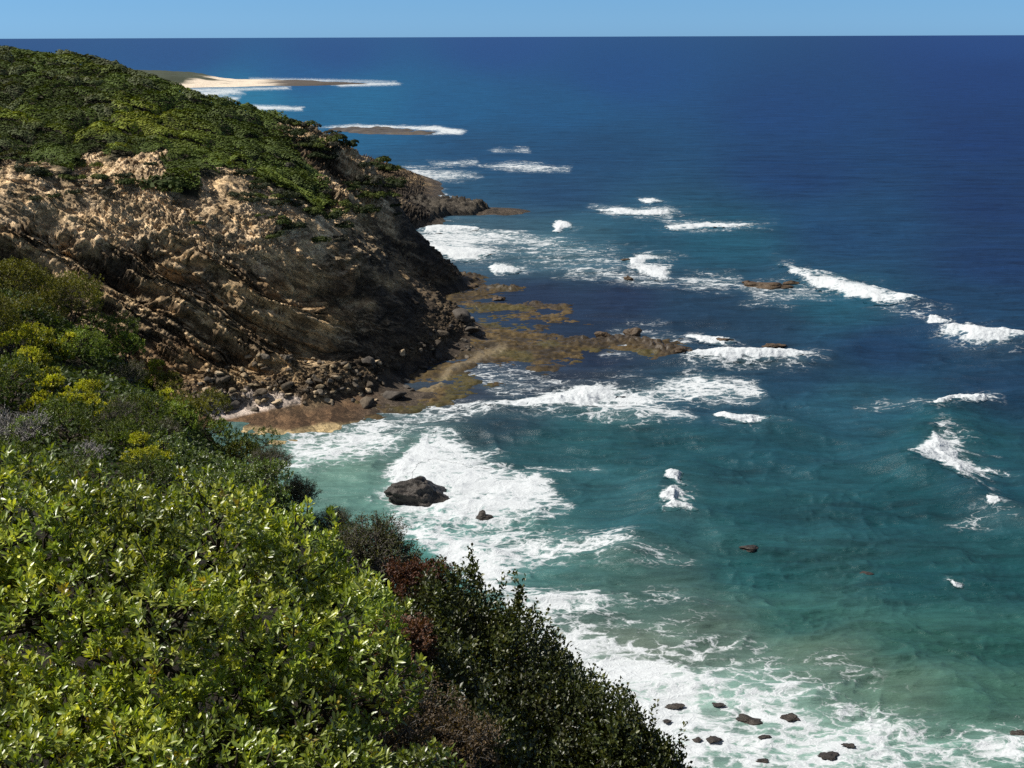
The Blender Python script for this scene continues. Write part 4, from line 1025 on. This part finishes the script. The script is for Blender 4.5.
def twig_bush(name, centre, R, label, seed, n=500, mat=None, leafcol=None, leaf=(.03, .012), group=None, lean=(0, 0, 0), rad=.0035, per=3):
    """bare wiry bush: forking twigs fanning up from the base"""
    r = np.random.default_rng(seed); c = np.array(centre, float)
    g = ground(c[0], c[1]); root = np.array([c[0], c[1], min(g, c[2] - R * .5)])
    paths, rr_, ends = [], [], []
    n1 = max(8, n // 22)
    base = c - np.array([0, 0, R * 1.0])
    for i in range(n1):
        d_ = unit(np.array([r.normal() * .75, r.normal() * .75, 1.0]) + np.array(lean)); p1 = base + r.normal(size=3) * R * .18 + d_ * R * r.uniform(.7, 1.1)
        paths.append(wiggle(root, p1, 8, .05, r, .05)); rr_.append(np.linspace(rad * 2.6, rad * 1.7, 8))
        for j in range(5):
            d2 = unit(d_ + r.normal(size=3) * .5); p2 = p1 + d2 * R * r.uniform(.3, .75)
            paths.append(wiggle(p1, p2, 6, .07, r)); rr_.append(np.linspace(rad * 1.5, rad, 6))
            for k in range(4):
                d3 = unit(d2 + r.normal(size=3) * .6 + np.array([0, 0, .25])); p3 = p2 + d3 * R * r.uniform(.15, .5)
                st = paths[-1][3] if r.random() < .3 else p2
                q = wiggle(st, p3, 5, .08, r); paths.append(q); rr_.append(np.linspace(rad * .9, rad * .35, 5)); ends.append((q[-1], d3)); ends.append((q[2], d3))
    th = empty(name, root); V, Q = tubes(paths, rr_, 3)
    put('stems', mesh_np('stems', V - root, Q, mat=mat or M_TWIG, smooth_=True), th)
    if leafcol:
        E = np.array([e[0] for e in ends]); Dd = np.array([e[1] for e in ends]); m = len(E)
        P = np.repeat(E, per, 0) + r.normal(size=(m * per, 3)) * R * .05; Dv = unit(np.repeat(Dd, per, 0) + r.normal(size=(m * per, 3)) * .8)
        V, Q, T, vp = leaves4(P, Dv, rand_dir(m * per), leaf[0] * r.uniform(.6, 1.2, m * per), leaf[1] * r.uniform(.7, 1.2, m * per), r.uniform(0, .3, m * per))
        cc = hue(np.broadcast_to(np.array(leafcol[0]), (m * per, 3)), np.array(leafcol[1]), r.random(m * per)) * r.uniform(.7, 1.3, (m * per, 1))
        put('foliage', mesh_np('foliage', V - root, None, T, mat=M_LEAF_M, attrs={'col': np.repeat(cc, vp, 0)}), th)
    return tag(th, label, 'shrub', group)

def lobe(px, py, Y, r, fl=.85): return (at(float(px), float(py), float(Y)), (r, r, r * fl))

def on_slope(px, py, Y, lift):
    """where the ray through a pixel meets the slope (raised by lift), near the distance Y"""
    t = np.linspace(Y * .55, Y * 1.5, 240); P = at(np.full(240, float(px)), np.full(240, float(py)), t)
    gap = P[:, 2] - hill_f(P[:, 0], P[:, 1]) - lift
    hit = np.where(gap < 0)[0]
    i = hit[0] if len(hit) else int(np.argmin(np.abs(gap)))
    return P[i], t[i]
# ---- the big-leaved shrub filling the lower left
G1, G2, G3 = (.13, .19, .022), (.30, .38, .038), (.60, .62, .11)
shrub('broadleaf_shrub', [lobe(20,545,5.2,.42), lobe(110,560,5.3,.40), lobe(200,556,5.5,.40), lobe(280,585,5.5,.38), lobe(-60,600,5.0,.5), lobe(60,640,4.8,.45), lobe(160,650,4.8,.42), lobe(255,655,5.0,.38), lobe(330,640,5.3,.34), lobe(-20,740,4.3,.45), lobe(90,745,4.4,.42), lobe(20,800,3.9,.4), lobe(120,830,3.9,.4), lobe(190,730,4.6,.36)],
      (.049, .0155), (G1, G2, G3), 'large bright green broad leaved shrub filling the lower left', group='broad leaved shrubs in front', seed=11, tips=5300, per=10, mat=M_LEAF, big=True, up=.55, tipcol=.36, rough=.38, stems=420, yellow=.025, stem_r=.016)
shrub('broadleaf_shrub', [lobe(300,730,4.7,.30), lobe(370,690,5.0,.26), lobe(215,790,4.2,.33), lobe(330,800,4.4,.3), lobe(420,800,4.6,.25)],
      (.052, .016), ((.13, .18, .025), (.22, .28, .04), (.36, .40, .06)), 'darker broad leaved shrub at the bottom, in front of the reddish bush', group='broad leaved shrubs in front', seed=12, tips=1100, per=9, mat=M_LEAF, big=True, up=.55, stems=200, yellow=.03)

# ---- dark shrub on the right of the slope
dk = ((.030, .042, .010), (.055, .070, .015), (.10, .105, .022))
shrub('dark_shrub', [lobe(445,640,9.6,.62), lobe(505,665,9.4,.58), lobe(450,720,9.0,.6), lobe(530,720,8.9,.6), lobe(580,735,8.8,.55), lobe(480,800,8.0,.6), lobe(570,800,8.2,.6), lobe(425,760,7.6,.42), lobe(430,690,8.4,.4), lobe(400,800,6.8,.3), lobe(470,650,10.4,.55), lobe(425,625,11,.5), lobe(540,690,10,.5), lobe(470,760,7.6,.45), lobe(520,810,7.6,.4), lobe(450,830,6.8,.35)],
      (.055, .027), dk, 'big dark green small leaved shrub sloping down beside the surf', group='dark shrubs on the right of the slope', seed=21, tips=7600, per=8, mode='spire', mat=M_LEAF_D, up=.7, stems=260, shoots=90, shell=(.6, 1.1))
shrub('dark_shrub', [lobe(625,775,8.3,.48), lobe(660,810,8.1,.4), lobe(690,850,8,.4)],
      (.050, .025), dk, 'dark low shrub at the bottom, right end of the slope', group='dark shrubs on the right of the slope', seed=22, tips=2000, per=9, mode='spire', mat=M_LEAF_D, up=.7, stems=90, shoots=28)
#@MID
# ---- reddish dying bush and wiry grey bushes along the edge
twig_bush('dying_shrub', at(398., 640., 8.3), .18, 'reddish brown dying bush between the bright and the dark shrub', 31, 900, M_TWIG, ((.085, .038, .022), (.15, .075, .045)), (.03, .016), per=5)
twig_bush('dying_shrub', at(418., 580., 10.0), .2, 'small dark red bush at the upper tip of the dark shrub', 32, 500, M_TWIG, ((.06, .022, .014), (.11, .05, .03)), (.03, .016), per=5)
for i, (qx, qy, Y, R, lab) in enumerate([(365, 745, 5.6, .22, 'bare brown brush at the bottom, left of the dark shrub'), (405, 715, 6.6, .22, 'brown leaved brush under the reddish bush'), (415, 770, 6.2, .22, 'bare brown brush cut by the bottom edge, against the dark shrub'), (455, 745, 6.4, .2, 'brown brush low in front of the dark shrub'), (378, 690, 6.6, .2, 'thin brown brush between the reddish bush and the broad leaved shrub')]):
    twig_bush('dying_shrub', at(float(qx), float(qy), Y), R, lab, 33 + i, 800, M_TWIG, ((.07, .05, .03), (.13, .09, .05)), (.026, .012), 'brown brush at the bottom', per=3)
for i, (qx, qy, Y, R, lab) in enumerate([(372,545,13.5,.55,'dark wiry bush at the slope edge under the large sea rock'), (400,575,12.0,.5,'wiry grey bush just above the dark red bush'), (330,520,16.5,.6,'grey feathery bush on the slope edge above the wiry ones'), (296,492,19.5,.6,'grey brown bush on the slope edge right of the glossy green shrub'), (268,462,22,.62,'grey bush on the slope edge below the sandy beach')]):
    twig_bush('wiry_shrub', on_slope(qx, qy, Y, R * .5)[0], R * .5, lab, 40 + i, 1100, M_TWIG, ((.045, .050, .02), (.085, .090, .035)), (.03, .012), 'wiry grey bushes on the slope edge', rad=.0045)
for i, (qx, qy, Y, R, lab, m) in enumerate([(18,425,22,.85,'pale bleached dead bush at the left edge of the slope',M_TWIGP), (85,455,18,.45,'bleached dead twigs below the yellow green clumps',M_TWIGP), (128,372,33,.8,'grey bare bush right of the bright green bush',M_TWIG), (118,415,27,.75,'grey bare bush amid the yellow green clumps',M_TWIG), (165,430,24,.6,'grey bare bush above the glossy green shrub',M_TWIG), (10,345,36,.7,'grey bare bush high at the left edge',M_TWIG)]):
    twig_bush('dead_shrub', on_slope(qx, qy, Y, R * .7)[0], R * (.5 if m is M_TWIG else .55), lab, 60 + i, 700, m, ((.05, .055, .02), (.09, .10, .035)) if m is M_TWIG else None, (.04, .014), 'bare grey bushes on the slope', rad=.006 if m is M_TWIG else .008)

# ---- leafy bushes up the slope: pixel, distance, radius in pixels, look
LOOK = {
 'olive': (((.09, .10, .017), (.15, .15, .024), (.20, .19, .03)), (.075, .022), 'dense olive green'),
 'lime': (((.24, .28, .024), (.40, .42, .034), (.58, .54, .05)), (.060, .030), 'yellow green'),
 'mid': (((.10, .16, .025), (.18, .25, .04), (.27, .33, .06)), (.062, .026), 'fresh green'),
 'gloss': (((.075, .13, .022), (.14, .21, .04), (.26, .32, .11)), (.060, .026), 'glossy green'),
 'dark': (((.040, .070, .012), (.085, .125, .020), (.15, .18, .03)), (.055, .020), 'dark green'),
}
MIDS = [
 (15,285,47,42,'olive','dense olive bush at the top left end of the slope'), (62,302,44,36,'olive','dense olive bush right of the one at the top left'), (-20,318,42,40,'olive','olive bush cut by the left edge under the topmost ones'), (100,330,40,26,'dark','dark bush behind the bright green bush'),
 (90,345,35,30,'mid','fresh green bush standing out high on the slope edge'), (125,345,37,20,'mid','smaller fresh green bush touching the slope edge'), (165,385,31,24,'olive','olive bush poking out over the dark cliff'), (195,410,28,26,'olive','olive bush on the slope edge, below the one over the dark cliff'), (222,440,25,32,'dark','dark bush on the slope edge left of the beach'), (252,462,22,30,'olive','olive bush on the slope edge just below the brown beach'), (60,405,27,22,'mid','fresh green bush among the yellow green clumps'), (115,445,20,22,'mid','small fresh green bush left of the glossy shrubs'), (30,440,20,24,'gloss','glossy bush right of the pale bleached bush'), (145,372,33,18,'lime','small yellow green bush near the slope edge'),
 (25,345,35,26,'lime','yellow green bush high at the left of the slope'), (45,375,31,24,'lime','brightest yellow green bush left of centre on the slope'), (82,392,29,20,'lime','yellow green bush just below the brightest one'), (55,348,36,16,'lime','small yellow green bush beside the fresh green bush'), (92,415,25,15,'lime','yellow bush trailing down the middle of the slope'), (40,405,26,18,'lime','pale yellow green bush in the dark hollow'),
 (15,385,28,40,'dark','dark bush in the hollow at the left edge'), (62,425,23,38,'dark','dark bush in the hollow under the yellow green clumps'), (110,440,20,36,'dark','dark bush in the hollow centre of the slope'), (20,470,17,42,'dark','dark bush right behind the large broad leaved shrub, at left'), (80,490,14,38,'dark','dark bush behind the middle of the broad leaved shrub'), (150,480,15,34,'dark','dark bush behind the broad leaved shrub, under the yellow one'), (140,410,27,30,'dark','dark bush between grey bare bushes'),
 (95,405,25,15,'lime','small lime bush in the dark hollow of the slope'), (128,455,18,24,'lime','yellow green bush left of the glossy shrub'), (155,450,19,18,'lime','small yellow bush touching the glossy shrub'), (55,470,16,14,'lime','small yellow bush behind the broad leaved shrub'), (150,405,27,17,'lime','yellow green bush right of the bare grey bushes'),
 (190,455,19,32,'gloss','glossy green shrub in the middle of the slope'), (238,478,17,36,'gloss','larger glossy dark green shrub next to the slope edge'), (200,495,14.5,30,'gloss','glossy shrub directly above the broad leaved shrub'), (270,500,15,26,'gloss','glossy shrub at the slope edge above the wiry bushes'), (180,425,25,24,'mid','fresh green bush above the glossy shrubs'),
 (345,575,9.5,26,'gloss','green bush behind the right end of the broad leaved shrub'), (360,560,11.5,14,'lime','small yellow green bush at the foot of the wiry bushes'), (385,720,6.4,20,'lime','sparse yellowish sprig beside the bare brush at the bottom'), (340,545,13,24,'dark','dark bush below the grey feathery bush'),
]
for i, (qx, qy, Y, rp, kd, lab) in enumerate(MIDS):
    cols, lf, _ = LOOK[kd]; _c, Y = on_slope(qx, qy, Y, .7 * rp * Y / FPX); R = rp * Y / FPX * (1.3 if kd == 'lime' else 1.1); r_ = np.random.default_rng(700 + i)
    c = at(float(qx), float(qy), float(Y)); lb = []
    for j in range(5 if kd != 'lime' else 7):
        o_ = r_.normal(size=3) * R * (.45 if kd != 'lime' else .6) * np.array([1, 1, .45]); rr = R * (r_.uniform(.5, .75) if kd != 'lime' else r_.uniform(.28, .42)); lb.append((c + o_, (rr, rr, rr * (.8 if kd != 'lime' else .6))))
    sc = np.clip(Y / 22, .75, 1.3) if kd != 'lime' else np.clip(Y / 26, .7, 1.2)
    area = R * R; tips = int(np.clip(area * 1200 / (sc * sc), 300, 1400))
    shrub('green_shrub' if kd in ('mid', 'gloss') else kd.replace('lime', 'yellow_green') + '_shrub', lb, (lf[0] * sc, lf[1] * sc), cols, lab, group='leafy bushes up the slope', seed=800 + i, tips=tips, per=8, mat=M_LEAF_M if kd != 'gloss' else M_LEAF, up=.6, stems=40, stem_r=.02, shell=(.62, 1.08), tipcol=.4)

# ---- low ground cover filling the gaps on the slope
def ground_cover():
    n = 110000
    Y = RNG.uniform(7, 52, n) ** 1.0; X = RNG.uniform(-26, 5, n)
    Z = hill_f(X, Y)
    px, py, d = project(np.stack([X, Y, Z], -1))
    k = (px > -200) & (px < 760) & (py > 200) & (py < 900); X, Y, Z = X[k], Y[k], Z[k]
    # the ground round the lookout and the steep drop beyond the edge
    X2 = RNG.uniform(-7, 9, 60000); Y2 = RNG.uniform(-4, 14, 60000); X3 = RNG.uniform(-30, 24, 170000); Y3 = RNG.uniform(8, 75, 170000)
    near = (np.hypot(X2, Y2) > 1.0); X2, Y2 = X2[near], Y2[near]
    X = np.r_[X, X2, X3]; Y = np.r_[Y, Y2, Y3]; Z = hill_f(X, Y); up_ = Z > 1.5; X, Y, Z = X[up_], Y[up_], Z[up_]
    h = .12 + .42 * np.clip(.5 + .8 * fbm(X / 1.4, Y / 1.4, oct=4, seed=901), 0, 1.4)
    m = len(X); C = np.stack([X, Y, Z + h * RNG.uniform(.3, 1.05, m)], -1)
    nn = unit(np.array([0, 0, .7]) + rand_dir(m)); U = unit(np.cross(nn, rand_dir(m))); Wd = np.cross(nn, U)
    L = RNG.uniform(.05, .12, m) * np.clip(np.hypot(X, Y) / 16, .5, 2.2); V, Q = leaf_quads(C, U, Wd, L, L * .42)
    t = .5 + .5 * fbm(X / 2.5, Y / 2.5, oct=3, seed=902)
    col = hue(np.array([.022, .042, .007]), np.array([.06, .085, .015]), t) * RNG.uniform(.6, 1.4, m)[:, None]
    tag(put('ground_cover', mesh_np('ground_cover', V, Q, mat=M_LEAF_M, attrs={'col': np.repeat(col, 4, 0)})), 'dark low undergrowth covering the slope between the bushes', 'undergrowth', kind='stuff')
ground_cover()
